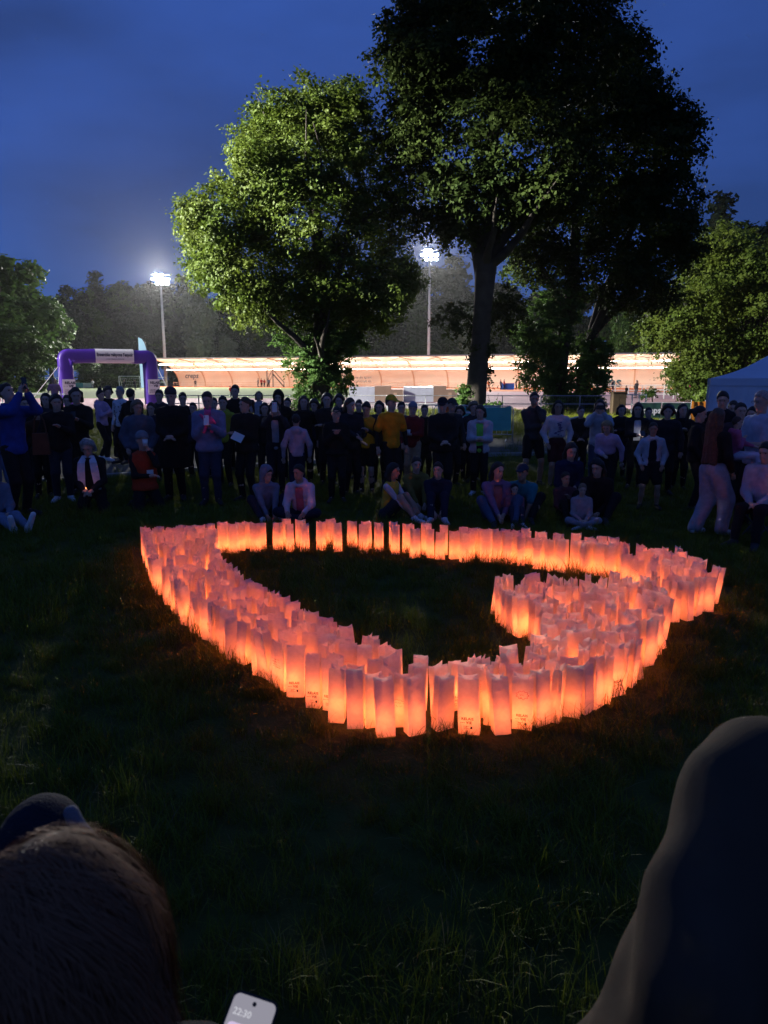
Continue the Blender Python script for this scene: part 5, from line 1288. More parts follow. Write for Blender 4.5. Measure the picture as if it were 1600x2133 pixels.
# people half seen in the gaps of the back rows
for px, y, D_, rz_, col, hair_, lab in ((58,826,12.6,30,BLK,'short','man in black partly hidden behind the man in the blue jacket'), (102,818,13.4,20,CHAR,'bob','woman in charcoal behind the dark haired woman with the pale shoe'),
    (146,822,13.6,10,BLK,'short','short haired figure between the two dark haired women on the left'), (318,838,13.6,8,NVY,'bob','woman in navy in the gap left of the long black coat'),
    (448,828,13.8,0,DKB,'short','figure in dark brown behind the lilac parka'), (553,838,13.2,6,BLK,'bob','woman in black just left of the person filming'), (600,828,14.4,0,DKB,'short','man behind the right shoulder of the black hood'),
    (656,832,14.2,-6,NVY,'curly','curly haired figure right of the long fair hair'), (748,832,13.9,-4,BLK,'short','dark figure in the gap left of the yellow vest'), (790,834,13.2,0,CHAR,'bob','woman in charcoal between the yellow vest and the yellow cap'),
    (884,842,13.6,6,BLK,'short','dark figure between the dark red jacket and the dark cap'), (957,846,13.4,-8,DKB,'curly','curly haired figure between the dark cap and the open white jacket'),
    (1208,846,13.6,-10,DKB,'short','dark figure left of the woman photographing sideways'), (1292,842,13.8,-12,BLK,'bob','woman in black between the sideways phone and the lit phone'), (1348,848,13.8,-14,CHAR,'short','man in charcoal behind the lit phone'),
    (1418,840,12.4,-16,BLK,'long','long haired woman in black right of the big dark scarf'), (1520,834,11.4,-22,BLK,'short','man in black behind the very long brown hair'), (1560,846,10.8,-26,NVY,'bob','woman in navy behind the man carrying a child')):
    pp(lab, px, y, D_, rz_, arms=random.choice((('down','down'), ('clasp','clasp'), ('pocket','pocket'), ('cross','cross'), ('phone','phone'))), head=(random.uniform(-15, 15), random.uniform(2, 16)), top=col, bottom=BLK, hair=hair_, hc=random.choice(('dark','black','brown')), res=1.25, fat=random.uniform(.95, 1.2), puff=random.choice((0, .01, .02)))
# ---- things held
def mid(i): return (i['hand'][-1] + i['hand'][1]) / 2
phone(mid(P['blue']) + Vector((.02, 0, .05)), 62, -10, "phone held up high by the man in the blue jacket", lit=M_screen_dim)
phone(mid(P['curly1']) + Vector((0, -.03, .04)), 15, -40, "phone held at the chest of the curly haired woman")
phone(P['parka']['hand'][1] + Vector((0, -.03, .06)), 10, -25, "pale phone in the hand of the woman in the lilac parka", case=M_whitep)
phone(mid(P['film']) + Vector((0, -.04, .05)), 10, 0, "phone raised by the person filming in the middle of the crowd", case=M_whitep)
phone(mid(P['land']) + Vector((0, -.05, .02)), -16, 0, "phone held sideways by the woman in the white jacket", land=True)
phone(P['litphone']['hand'][-1] + Vector((.02, -.03, .03)), -12, -60, "bright phone lighting the white zip top of its holder", lit=emis("bright phone screen", (0.85, 0.92, 1.0), 14.0))
phone(mid(P['yvest']) + Vector((0, -.03, .02)), -6, -70, "phone in the hands of the child in the yellow vest", lit=M_screen)
cup(P['redhood']['hand'][1] + Vector((0, -.05, .04)), "white paper cup held by the person in dark red")
cup(P['kneelorange']['hand'][1] + Vector((.01, -.05, .03)), "dark cup held to the mouth by the kneeling man in orange", (.05, .03, .03))
b = MB(); b.add([(-.09, 0, -.06), (.09, 0, -.07), (.10, .01, .06), (-.08, .015, .07), (-.09, .006, -.06), (.09, .006, -.07), (.10, .016, .06), (-.08, .021, .07)], [(0,1,2,3),(7,6,5,4),(0,4,5,1),(1,5,6,2),(2,6,7,3),(3,7,4,0)])
tag(b.build("paper_sheet", M_paperw, None, False, P['puffer']['hand'][-1] + Vector((-.02, -.06, 0)), (R(-20), R(20), R(-10))), "folded white paper held by the woman in the black puffer jacket", "paper")
# pink soft toy of the parka woman
Q = [('e', V3(0,0,0), (.07,.05,.09), I3), ('e', V3(0,-.01,.12), (.055,.05,.055), I3), ('c', V3(-.05,0,.04), V3(-.11,0,.10), .028, .022), ('c', V3(.05,0,.04), V3(.1,0,-.02), .028, .022), ('c', V3(-.03,0,-.07), V3(-.06,-.02,-.16), .03, .025), ('c', V3(.03,0,-.07), V3(.06,-.02,-.15), .03, .025), ('c', V3(-.03,0,.16), V3(-.045,0,.21), .018, .012), ('c', V3(.03,0,.16), V3(.045,0,.21), .018, .012)]
lo, hi = bounds(Q); xs, ys, zs = axis(lo[0], hi[0], .013), axis(lo[1], hi[1], .013), axis(lo[2], hi[2], .013)
o = finish(sdf(Q, xs, ys, zs, .02), xs, ys, zs, "soft_toy", cloth((.75, .09, .24)), None); o.location = P['parka']['hand'][-1] + Vector((.0, -.07, -.02)); tag(o, "bright pink soft toy clutched by the woman in the lilac parka", "soft toy")
# small light in the kneeling woman's hands
c = mid(P['kneelcandle']) + Vector((0, -.03, .05))
t = thing("tealight", "small lit candle cupped in the hands of the kneeling grey haired woman", "candle", c)
o = obj("candle", ME_candle, None, t); o = obj("flame", ME_flame, None, t); 
lo_ = bpy.data.lights.new("candle_light", 'POINT'); lo_.energy = 0.12; lo_.color = (1, .3, .12); lo_.shadow_soft_size = .01
l2 = bpy.data.objects.new("candle_light", lo_); l2.location = (0, 0, .06); link(l2, t)
# white scarf ends of the kneeling woman, badge of the orange vest, spots on the white top, prints
def patch(i, name, rows, m, dx, top_z, off=.02):
    """strip lying over the chest: rows of (x centre, half width, z, forward)"""
    v, f = [], []
    for x, w_, z, fo in rows:
        for q in (-1, 1):
            p = i['P'] + i['U'] * z + i['side'] * (x + q * w_) + i['fw'] * fo
            v.append(p)
    for k in range(len(rows) - 1): f.append((2*k, 2*k+1, 2*k+3, 2*k+2))
    v += [np.array(p) - i['fw'] * .012 for p in v]; n_ = len(rows) * 2
    f += [tuple(x + n_ for x in q[::-1]) for q in f]
    f += [(0, n_, n_ + 1, 1)] + [(2*k, 2*k+2, 2*k+2+n_, 2*k+n_) for k in range(len(rows)-1)] + [(2*k+3, 2*k+1, 2*k+1+n_, 2*k+3+n_) for k in range(len(rows)-1)]
    return obj(name, mesh_np(name, v, f), m, i['thing'])
k = P['kneelcandle']
for s_ in (-1, 1): patch(k, "scarf_end", [(s_ * .05, .035, .56, .05), (s_ * .085, .05, .48, .14), (s_ * .10, .055, .34, .165), (s_ * .11, .05, .18, .165), (s_ * .11, .045, .06, .155)], cloth((.62, .60, .66)), 0, 0)
k = P['kneelorange']; patch(k, "badge", [(.03, .05, .26, .155), (.03, .05, .18, .155)], M_paperw, 0, 0)
k = P['dots']
mb = MB()
for _ in range(60):
    a = random.uniform(-2.6, 2.6); z = random.uniform(-.02, .45); q = k['P'] + k['U'] * z + k['side'] * (.178 * math.sin(a)) + k['fw'] * (.128 * math.cos(a)); r_ = random.uniform(.010, .018)
    mb.tube([q, q + unit(k['side'] * math.sin(a) + k['fw'] * math.cos(a)) * .012], r_, 6)
tag(mb.build("printed_spots", mat("dark print", (.03,.03,.05)), k['thing']), kind='stuff')
k = P['print']
mb = MB()
for q in range(14):
    x = random.uniform(-.07, .07); z = .14 + q * .02; p0 = k['P'] + k['U'] * z + k['side'] * x + k['fw'] * .146; w_ = random.uniform(.015, .04)
    mb.box(tuple(p0), (w_ * 1.6, .006, .016))
mb.build("printed_motif", mat("blue print", (.06,.05,.16)), k['thing'])
# glasses on the man carrying the child
k = P['dad']; mb = MB()
for s_ in (-1, 1):
    ring = [k['Hd'](.033 * s_ + .022 * math.cos(a), -.102, .018 + .017 * math.sin(a)) for a in [i * math.pi / 6 for i in range(13)]]
    mb.tube(ring, .0025, 5); mb.tube([k['Hd'](.055 * s_, -.10, .02), k['Hd'](.078 * s_, .01, .02)], .0025, 5)
mb.build("glasses", mat("metal rim", (.3,.3,.3), .3, metal=1), k['thing'])
# shoulder bag
bg = thing("shoulder_bag", "brown shoulder bag hanging beside the man in the blue jacket", "bag", (xat(84, 10.7, 1.1), 10.7, 0.98)); m = MB(); m.box((0, 0, .0), (.24, .12, .32), .3, .85); m.build("bag_body", cloth((.16,.055,.03)), bg)
m = MB(); m.tube([(-.1, 0, .15), (-.07, 0, .35), (.0, 0, .47), (.07, 0, .35), (.1, 0, .15)], .012, 6); m.build("strap", cloth((.10,.04,.025)), bg)
# white bag on the grass at the left, stool under the seated person at the right
sf = thing("folding_stool", "low folding stool under the seated person at the right edge", "stool", (xat(1592, 8.3, .4), 8.38, 0)); m = MB(); m.box((0, 0, .40), (.38, .34, .04)); m.build("seat", cloth((.03,.03,.04)), sf)
for sx in (-1, 1):
    for sy in (-1, 1): m = MB(); m.tube([(sx * .17, sy * .15, .4), (-sx * .17, sy * .15, .0)], .011, 6); m.build("leg", mat("dark steel", (0,0,0)), sf)
# ---------------- two people right in front of the lens
def clothm_big(name, col): return mat(name, col, 0.92, 0.1, noise=0.25, nscale=9, bump=0.4, bscale=260)
bigman = person("broad shouldered person in a charcoal jacket seen from behind, right in front of the lens", (0.735, 0.95, 0), 1.78, 188, arms=((.36,.02,-.48),(.36,.02,-.48)), bulk=.15, lean=8, head=(0,10), top=(.052,.053,.060), kind='hoodie', bottom=BLK, hair='short', hc='dark', res=.62, fat=1.22, puff=.035, amp=.005, drape=.016, scale=.972, shoulders=1.1)
[c for c in bigman['thing'].children if c.name.startswith('hoodie')][0].data.materials[0] = mat('charcoal jersey', (.050,.040,.029), .95, .1, noise=.12, nscale=6, bump=.25, bscale=900)
girl = person("brown haired person seen from above and behind at the lower left, close to the lens", (-.36, .64, 0), 1.45, 190, arms=((.10,-.22,-.30),'down'), lean=4, head=(-10,14), top=(.014,.014,.018), kind='jacket', bottom=BLK, hair='long', hc='brown', res=.7, puff=.015)
child = person("person in a dark blue hat with a pale flap beyond the brown hair", (-.60, 1.02, 0), 1.23, 170, arms=('down','phone'), lean=8, head=(0,12), top=(.02,.022,.045), kind='hoodie', bottom=BLK, hair='short', hc='dark', hat=('beanie',(.012,.014,.022)), res=.8)
# loose strands over the brown hair
def strands(i, n, seed):
    g_ = np.random.default_rng(seed); Hd = i['Hd']; c0 = Hd(0, .016, .01)
    pole = unit(Hd(.62, .30, .75) - Hd(0, 0, 0))
    LK = 420                                                   # locks: strands of a lock share their sweep
    dl = g_.normal(size=(LK, 3)); dl[:, 2] = np.abs(dl[:, 2]) * .9 - .15; dl /= np.linalg.norm(dl, axis=1)[:, None]
    ph = g_.uniform(0, 6.28, (LK, 2)); ln = g_.uniform(.16, .36, LK); fly = g_.uniform(-.05, .6, LK)
    k = g_.integers(0, LK, n)
    d = dl[k] + g_.normal(0, .075, (n, 3)); d /= np.linalg.norm(d, axis=1)[:, None]
    rad = np.array([.096, .116, .124]) * (1 + g_.uniform(0, .14, n))[:, None]
    p = c0 + d * rad; P_ = [p]
    for s_ in range(1, 9):
        t_ = s_ / 8; q = p - c0; nrm = q / np.linalg.norm(q, axis=1)[:, None]
        away = -(pole - nrm * (nrm @ pole)[:, None]); away /= (np.linalg.norm(away, axis=1)[:, None] + 1e-6)
        w = np.cross(nrm, away)
        tg = away * (1 - .7 * t_) + np.array([0, 0, -1.0]) * (.25 + .9 * t_) + w * (.45 * np.sin(ph[k, 0] + 6 * t_))[:, None] + nrm * (fly[k] * t_ + .22 * np.sin(ph[k, 1] + 7 * t_))[:, None]
        tg += g_.normal(0, .06, (n, 3)); tg /= np.linalg.norm(tg, axis=1)[:, None]
        p = p + tg * (ln[k] / 8)[:, None]
        q = p - c0; e_ = np.sqrt((q[:, 0] / .094) ** 2 + (q[:, 1] / .108) ** 2 + (np.maximum(q[:, 2], -.02) / .116) ** 2)
        p = np.where((e_ < 1)[:, None], c0 + q / np.maximum(e_, .3)[:, None], p); P_.append(p)
    P_ = np.stack(P_, 1)
    T = np.gradient(P_, axis=1); T /= np.linalg.norm(T, axis=2)[..., None] + 1e-9
    S = np.cross(T, (P_ - c0)); S /= np.linalg.norm(S, axis=2)[..., None] + 1e-9
    wd = g_.uniform(.0004, .0010, n)[:, None, None] * (1 - .6 * np.linspace(0, 1, 9))[None, :, None]
    V = np.stack([P_ - S * wd, P_ + S * wd], 2).reshape(-1, 3)
    b = (np.arange(n) * 18)[:, None] + (np.arange(8) * 2)[None]
    Fc = np.stack([b, b + 1, b + 3, b + 2], 2).reshape(-1, 4)
    o = obj("hair_strands", mesh_np("hair_strands", V, Fc), mat("brown strands", (.16,.078,.042), .7, .12), i['thing']); tag(o, kind='stuff')
strands(girl, 13000, 5)
# pale turned-up flap on the side of the blue hat
Hd = child['Hd']; Q = [('c', Hd(-.075, .02, .125), Hd(-.10, .01, .06), .018, .032), ('c', Hd(-.10, .01, .06), Hd(-.108, .0, -.02), .032, .026)]
lo, hi = bounds(Q); xs, ys, zs = axis(lo[0], hi[0], .009), axis(lo[1], hi[1], .009), axis(lo[2], hi[2], .009)
finish(sdf(Q, xs, ys, zs, .02) + folds(xs, ys, zs, .004, 77, 2), xs, ys, zs, "hat_flap", cloth((.13,.13,.15)), child['thing'])
# lit smartphone held at waist height by the brown haired person
n_ = Vector((.04, -.46, .88)).normalized(); u_ = (Matrix.Rotation(R(-15), 3, n_) @ (Vector((0, .88, .46)) - n_ * Vector((0, .88, .46)).dot(n_))).normalized()
r_ = u_.cross(n_)
mx = Matrix((( -r_.x, n_.x, u_.x), (-r_.y, n_.y, u_.y), (-r_.z, n_.z, u_.z)))
t = obj("smartphone", ME_ph.copy(), None, None, (-.222, .905, .943)); t.data.materials.clear(); t.data.materials.append(mat("dark teal phone case", (.012,.02,.024), .4))
t.rotation_euler = mx.to_euler(); tag(t, "lit smartphone with a clock on its pale lilac screen, at the bottom edge", "phone")
s0 = obj("screen", ME_sc.copy(), emis("lilac lock screen", (.36,.35,.42), .8), t, (0, .0052, 0))
FLIP = Matrix.Rotation(math.pi, 4, 'Z') @ STAND
def onscreen(name, me, x, z, m, lift):
    me.transform(FLIP); return obj(name, me, m, s0, (-x, lift, z))
onscreen("clock_digits", text_mesh("clock_digits", "22:30", .0135, .0002, 'CENTER'), -.014, .050, emis("screen white", (.58,.58,.64), 1.0), .0008)
cm = rounded(.060, .060, .0006, .006).mesh("notice_card"); obj("notice_card", cm, emis("screen card", (.62,.52,.74), 1.0), s0, (0, .0006, .006))
im_ = MB(); im_.tube([(.020, .0008, .026), (.020, .0014, .026)], .0045, 12); im_.build("notice_icon", emis("screen icon", (.30,.27,.42), 1.0), s0)
hm = MB(); hm.tube([(0, .0004, .066), (0, .0012, .066)], .0034, 10); hm.build("camera_hole", M_eye, s0)
# ================================================================== ARCH, FLAG, FENCES, TENT AND OTHER THINGS ROUND THE TRACK
M_purple = mat("purple inflatable cloth", (0.065, 0.020, 0.29), 0.45, 0.4, noise=0.08, nscale=1.5, bump=0.15, bscale=6)
M_banner = mat("white banner cloth", (0.70, 0.68, 0.70), 0.7)
DA = 53.0
a0, a1 = Vector((xat(138, 52.5, 2), 52.5, 0)), Vector((xat(314, 55.5, 2), 55.5, 0))
ad = (a1 - a0).normalized(); aw = (a1 - a0).length; AH = 3.55
arch = thing("inflatable_arch", "purple inflatable arch with a white banner over the track entrance", "arch", (a0 + a1) / 2, math.atan2(ad.y, ad.x))
def section(th, r, e_=5.0):
    c, s_ = math.cos(th), math.sin(th); k = (abs(c) ** e_ + abs(s_) ** e_) ** (-1 / e_); return r * k * c, r * k * s_
def loft(path, r, t0=0.0, t1=2 * math.pi, n=24, closed=True):
    v, f = [], []
    m = n if closed else n + 1
    for i, p in enumerate(path):
        d = (path[min(i + 1, len(path) - 1)] - path[max(i - 1, 0)]).normalized(); nrm = Vector((-d.z, 0, d.x))
        for k in range(m):
            a, b = section(t0 + (t1 - t0) * k / n, r)
            v.append(p + nrm * a + Vector((0, 1, 0)) * b)
    for i in range(len(path) - 1):
        for k in range(n):
            k2 = (k + 1) % m if closed else k + 1
            f.append((i * m + k, (i + 1) * m + k, (i + 1) * m + k2, i * m + k2))
    return v, f
RA = 0.50
path = [Vector((-aw/2, 0, z)) for z in (0, .04, .5, 1.2, 2.0, 2.6)]
for k in range(1, 7): a = math.pi - k * math.pi / 12; path.append(Vector((-aw/2 + .3 + .3 * math.cos(a), 0, AH - .3 + .3 * math.sin(a))))
path += [Vector((x, 0, AH + .04 * math.cos(x))) for x in np.linspace(-aw/2 + .7, aw/2 - .7, 8)]
for k in range(0, 7): a = math.pi / 2 - k * math.pi / 12; path.append(Vector((aw/2 - .3 + .3 * math.cos(a), 0, AH - .3 + .3 * math.sin(a))))
path += [Vector((aw/2, 0, z)) for z in (2.6, 2.0, 1.2, .5, .04, 0)]
v, f = loft(path, RA); obj("tube", mesh_np("tube", v, f, True), M_purple, arch)
bl_ = -0.95; br_ = 1.75
bpth = [Vector((x, 0, AH + .02)) for x in np.linspace(bl_, br_, 6)]
v, f = loft(bpth, RA * 1.03, math.radians(-178), math.radians(20), 18, False); obj("banner", mesh_np("banner", v, f, True), M_banner, arch)
def lettering(s_, x, y, z, size, m, bold, parent, name="lettering", squeeze=1.0):
    me = text_mesh(name, s_, size, bold); me.transform(Matrix.Diagonal((squeeze, 1, 1, 1))); me.transform(STAND); return obj(name, me, m, parent, (x, y, z))
M_navy = mat("navy lettering", (0.02, 0.02, 0.06), 0.7)
lettering("Ensemble relayons l'espoir", (bl_ + br_) / 2, -RA * 1.03 - .03, AH + .10, .33, M_navy, .014, arch, squeeze=.72)
lettering("www.relaispourlavie.be", (bl_ + br_) / 2, -RA * 1.03 - .03, AH - .20, .15, M_navy, 0, arch, squeeze=.9)
for sx in (-1, 1):
    x = sx * aw / 2
    b = MB(); b.box((x + .10, -RA - .012, 1.30), (.86, .03, 1.15)); pn = b.build("side_panel", M_banner, arch)
    lettering("RELAIS", x + .17, -RA - .034, 1.62, .24, M_navy, .012, arch); lettering("VIE", x + .24, -RA - .034, 1.38, .24, M_navy, .012, arch); lettering("pour la", x - .14, -RA - .034, 1.40, .10, M_navy, 0, arch)
    for q, (ww, zz) in enumerate(((.42, 1.12), (.5, 1.04), (.46, .96), (.55, .88))): b = MB(); b.box((x + .02, -RA - .034, zz), (ww, .006, .025)); b.build("fine_print", M_navy, arch)
    b = MB(); b.box((x + .42, -RA - .034, .98), (.14, .006, .30)); b.build("emblem", M_navy, arch)
g = MB()
for (p, q) in (((-aw/2 - .4, -.2, 2.9), (-5.6, 1.5, 0)), ((-aw/2 - .4, -.3, 2.9), (-aw/2 - 1.0, -2.4, 0)), ((aw/2 + .4, -.3, 2.9), (aw/2 + 1.2, -2.4, 0))): g.tube([p, q], .018, 5)
g.build("guy_rope", M_banner, arch)
# feather flag
fl = thing("feather_flag", "pale blue feather flag rising behind the purple arch", "flag", (xat(300, 58, 3), 58, 0))
pw = MB(); pole = [(-.34, 0, 0), (-.34, 0, 4.0), (-.28, 0, 4.75), (-.12, 0, 5.1)]
fm = MB(); pts_ = [(.30, 3.2), (.30, 3.9), (.24, 4.35), (.12, 4.75), (-.05, 5.02), (-.34, 5.16), (-.34, 4.0), (-.34, 1.2), (.3, 1.2)]
fv = [(x, .02 * math.sin(7 * x + 2 * z), z) for x, z in pts_]; n_ = len(fv)
fm.add(fv + [(x, y + .015, z) for x, y, z in fv], [tuple(range(n_)), tuple(range(2 * n_ - 1, n_ - 1, -1))] + [(i, i + n_, (i + 1) % n_ + n_, (i + 1) % n_) for i in range(n_)])
fm.build("flag_cloth", mat("pale blue cloth", (.30, .52, .62), .7), fl)
pw.tube([(.34, .01, 0), (.34, .01, 3.9), (.28, .01, 4.4), (.14, .01, 4.82), (-.05, .01, 5.08), (-.36, .01, 5.22)], .035, 6); pw.build("pole", mat("black pole", (.015,.015,.015), .5), fl)
# fences -------------------------------------------------------------
M_galv = mat("galvanised tube", (0.42, 0.43, 0.44), 0.45, metal=0.3); M_wrail = mat("white painted rail", (0.72, 0.72, 0.70), 0.5)
def fence(name, label, p0, p1, n, h, m, rails, r=.03, mesh_n=0, cat="fence"):
    p0, p1 = Vector(p0), Vector(p1); t = thing(name, label, cat, p0); d = p1 - p0
    for z in rails: b = MB(); b.tube([(0, 0, z), (d.x, d.y, z)], r, 6); b.build("rail", m, t)
    pb = MB(); pb.tube([(0, 0, 0), (0, 0, h)], r * 1.15, 6); me = pb.mesh("post"); me.materials.append(m)
    for i in range(n + 1): q = d * (i / n); obj("post", me, None, t, (q.x, q.y, 0))
    if mesh_n:
        b = MB()
        for i in range(mesh_n): q = d * (i / mesh_n); b.tube([(q.x, q.y, .08), (q.x, q.y, h - .03)], r * .07, 3, False)
        for z in np.linspace(.1, h - .1, 6): b.tube([(0, 0, z), (d.x, d.y, z)], r * .07, 3, False)
        o = b.build("wire_mesh", m, t); tag(o, kind='stuff')
    return t
fence("track_fence", "long low wire fence with steel rails between the lawn and the pink track", (xat(330, 41, 1), 41.5, 0), (xat(1290, 40.5, 1), 40.5, 0), 12, 1.0, M_galv, (.98, .52), .026, 220)
fence("track_fence", "white rail fence in front of the left group, ending at the purple arch", (xat(-80, 43, 1), 44, 0), (xat(128, 42, 1), 42.5, 0), 3, 1.05, M_wrail, (1.03, .5), .03, 50)
fence("field_fence", "pale wire fence along the far left end of the pitch", (xat(-60, 148, 1), 150, 0), (xat(335, 148, 1), 152, 0), 14, 2.2, M_wrail, (2.15, 1.1), .05, 120)
fence("ramp_railing", "white double railing in front of the right end of the stand", (xat(1345, 70, 1), 70, 0), (xat(1445, 68, 1), 68, 0), 5, 1.35, M_wrail, (1.3, .9, .45), .04)
fence("ramp_railing", "white railing running along the stand foot behind the dark cabinet", (xat(1255, 84, 1), 84, 0), (xat(1425, 80, 1), 80, 0), 6, 1.2, M_wrail, (1.15, .6), .045)
# goal
gp = thing("football_goal", "white football goal seen through the purple arch", "goal", (xat(270, 124, 1), 124, 0), .08)
for sx in (-1, 1): b = MB(); b.tube([(sx * 1.72, 0, 0), (sx * 1.72, 0, 2.3)], .06, 6); b.build("post", M_wrail, gp)
b = MB(); b.tube([(-1.72, 0, 2.3), (1.72, 0, 2.3)], .06, 6); b.build("crossbar", M_wrail, gp)
b = MB()
for sx in (-1, 1): b.tube([(sx * 1.72, 0, 2.3), (sx * 1.72, .8, 2.2), (sx * 1.72, 1.6, 0)], .03, 4)
for i in range(12): x = -1.72 + 3.44 * i / 11; b.tube([(x, .0, 2.3), (x, .8, 2.2), (x, 1.6, 0)], .012, 3, False)
for z in (.4, .9, 1.4, 1.9): b.tube([(-1.72, 1.6 - .36 * z, z), (1.72, 1.6 - .36 * z, z)], .012, 3, False)
o = b.build("net", M_wrail, gp); tag(o, kind='stuff')
# blue-white advertising boards at the far end of the pitch
for px, c_, lab in ((163, (.12, .35, .42), "small teal board at the far pitch end inside the arch"), (183, (.6, .62, .62), "small white board at the far pitch end inside the arch")):
    t = thing("advertising_board", lab, "board", (xat(px, 142, 1), 142, 0)); b = MB(); b.box((0, 0, .6), (1.9, .08, .9)); b.build("panel", mat("board %d" % px, c_), t); b = MB()
    for sx in (-.8, .8): b.tube([(sx, .3, 0), (sx, 0, .9)], .04, 4)
    b.build("support", M_galv, t)
# landing mats ------------------------------------------------------------
M_matb = mat("tan mat cover", (0.40, 0.27, 0.19), 0.8, noise=0.1, nscale=1.5); M_matw = mat("glossy white tarpaulin", (0.68, 0.72, 0.80), 0.22, 0.5, noise=0.1, nscale=2, bump=0.5, bscale=4)
def mats(px0, px1, px2, px3, y, label):
    X = [xat(p, y, .6) for p in (px0, px1, px2, px3)]
    t = thing("landing_mat", label, "sports mat", (X[1], y, 0))
    b = MB(); b.box(((X[0] - X[1]) / 2, 1.0, .62), (X[1] - X[0] - .03, 2.6, 1.24)); b.build("white_front", M_matw, t)
    b = MB(); b.box(((X[2] - X[1]) / 2, 1.0, .66), (X[2] - X[1], 2.7, 1.32)); b.build("tall_block", M_matb, t)
    b = MB(); b.box((X[2] - X[1] + (X[3] - X[2]) / 2 + .01, .9, .52), (X[3] - X[2], 2.5, 1.04)); b.build("low_block", M_matb, t)
    b = MB(); b.box((X[2] - X[1] + (X[3] - X[2]) * .35, -.36, .5), (.28, .02, .55)); b.build("hatch", M_ribm, t)
mats(728, 781, 815, 839, 60, "white and tan pole vault landing mat left of the bare trunk, nearer the lime")
mats(841, 903, 929, 952, 60.5, "white and tan landing mat just left of the bare trunk")
b = MB(); b.box((0, 0, .55), (2.4, .4, 1.1)); tag(b.build("blue_mat", mat("blue mat", (.03,.12,.5), .6), None, False, (xat(1058, 126, 1), 126.5, 0)), "blue crash mat standing under the stand right of the bare trunk", "sports mat")
# crowd barriers -------------------------------------------------------------
def barrier(px, y, rz, label, w=2.2, h=1.1, m=None, bars=True):
    t = thing("crowd_barrier", label, "barrier", (xat(px, y, .5), y, 0), R(rz), "steel crowd control barriers")
    b = MB(); r_ = .019; c = .12
    b.tube([(-w/2, 0, .0), (-w/2, 0, h - c), (-w/2 + c * .3, 0, h - c * .3), (-w/2 + c, 0, h), (w/2 - c, 0, h), (w/2 - c * .3, 0, h - c * .3), (w/2, 0, h - c), (w/2, 0, 0)], r_, 7)
    b.tube([(-w/2, 0, .22), (w/2, 0, .22)], r_ * .8, 6); b.build("frame", m or M_galv, t, True)
    if bars:
        b = MB()
        for i in range(1, 15): x = -w/2 + w * i / 15; b.tube([(x, 0, .22), (x, 0, h)], r_ * .5, 5, False)
        tag(b.build("bars", m or M_galv, t), kind='stuff')
    for sx in (-1, 1): b = MB(); b.tube([(sx * w * .42, -.28, .01), (sx * w * .42, -.1, .06), (sx * w * .42, .1, .06), (sx * w * .42, .28, .01)], r_, 6); b.build("foot", m or M_galv, t)
    return t
barrier(905, 23.2, -6, "steel barrier behind the man with the dark cap")
bt = barrier(985, 22.6, -14, "steel barrier hung with a green and orange banner", 2.5)
barrier(1190, 14.6, 64, "steel barrier end standing behind the white printed sweatshirt", 2.0, 1.15)
barrier(1600, 14, 70, "steel barrier hidden behind the right end of the crowd")
M_green = mat("mint banner cloth", (0.10, 0.42, 0.34), 0.8, noise=0.1, nscale=3)
t = thing("barrier_banner", "mint green and orange banner draped on the barrier behind the white jacket", "banner", (xat(985, 22.3, .5), 22.42, 0), R(-14))
def cloth_sheet(x0, x1, z0, z1, sag, m, name, parent, nx=12, y=-.035, amp=.02):
    v, f = [], []
    for i in range(nx + 1):
        for k in range(4):
            u = i / nx; x = x0 + (x1 - x0) * u; z = z0 + (z1 - z0) * k / 3 - (sag * math.sin(math.pi * u) if k == 3 else 0)
            v.append((x, y + amp * math.sin(5 * u * 3 + k), z))
    for i in range(nx):
        for k in range(3): f.append((i*4 + k, (i+1)*4 + k, (i+1)*4 + k + 1, i*4 + k + 1))
    return obj(name, mesh_np(name, v, f, True), m, parent)
cloth_sheet(-1.1, -.85, .35, 1.08, 0, M_banner, "white_border", t); cloth_sheet(-.85, -.60, .35, 1.1, 0, mat("orange banner cloth", (.55, .10, .02), .8), "orange_band", t); cloth_sheet(-.6, 1.2, .35, 1.1, .06, M_green, "green_field", t)
for q, (x, z, w_) in enumerate(((-.2, .9, .5), (-.2, .75, .7), (.4, .6, .4))): b = MB(); b.box((x, -.075, z), (w_, .006, .05)); b.build("print", M_banner, t)
# white mesh banner at the right end of that barrier
t = thing("barrier_banner", "small white mesh banner at the right end of the barrier behind the white jacket", "banner", (xat(1022, 22.5, .5), 22.75, 0), R(-14)); cloth_sheet(-.25, .32, .78, 1.1, .02, M_banner, "banner_cloth", t)
# green advertising banners, cabinet, netting
M_dgreen = mat("bottle green banner", (0.018, 0.055, 0.045), 0.6, noise=0.15, nscale=2)
for px0, px1, lab, tx in ((1330, 1378, "dark green creps banner on the left of the pair by the lawn", 1357), (1379, 1440, "dark green creps banner on the right of the pair by the lawn", 1413)):
    y = 33.5; x0, x1 = xat(px0, y, .8), xat(px1, y, .8)
    t = thing("advertising_banner", lab, "banner", ((x0 + x1) / 2, y, 0)); w_ = (x1 - x0) / 2 - .02
    cloth_sheet(-w_, w_, .12, .82, 0.01, M_dgreen, "panel", t, amp=.006)
    lettering("creps", .08, -.065, .47, .40, M_banner, .012, t)
    b = MB()
    for sx in (-1, 1): b.tube([(sx * w_, 0, 0), (sx * w_, 0, .84)], .02, 6)
    b.tube([(-w_, 0, .83), (w_, 0, .83)], .018, 6); b.build("frame", M_galv, t)
y = 37.0; t = thing("electrical_cabinet", "dark brown steel cabinet on the lawn edge right of the ivy trunks", "cabinet", (xat(1287, y, .6), y, 0))
b = MB(); b.box((0, 0, .62), (.66, .5, 1.2)); b.build("housing", mat("dark brown steel", (.05, .035, .02), .5, noise=.2, nscale=4), t)
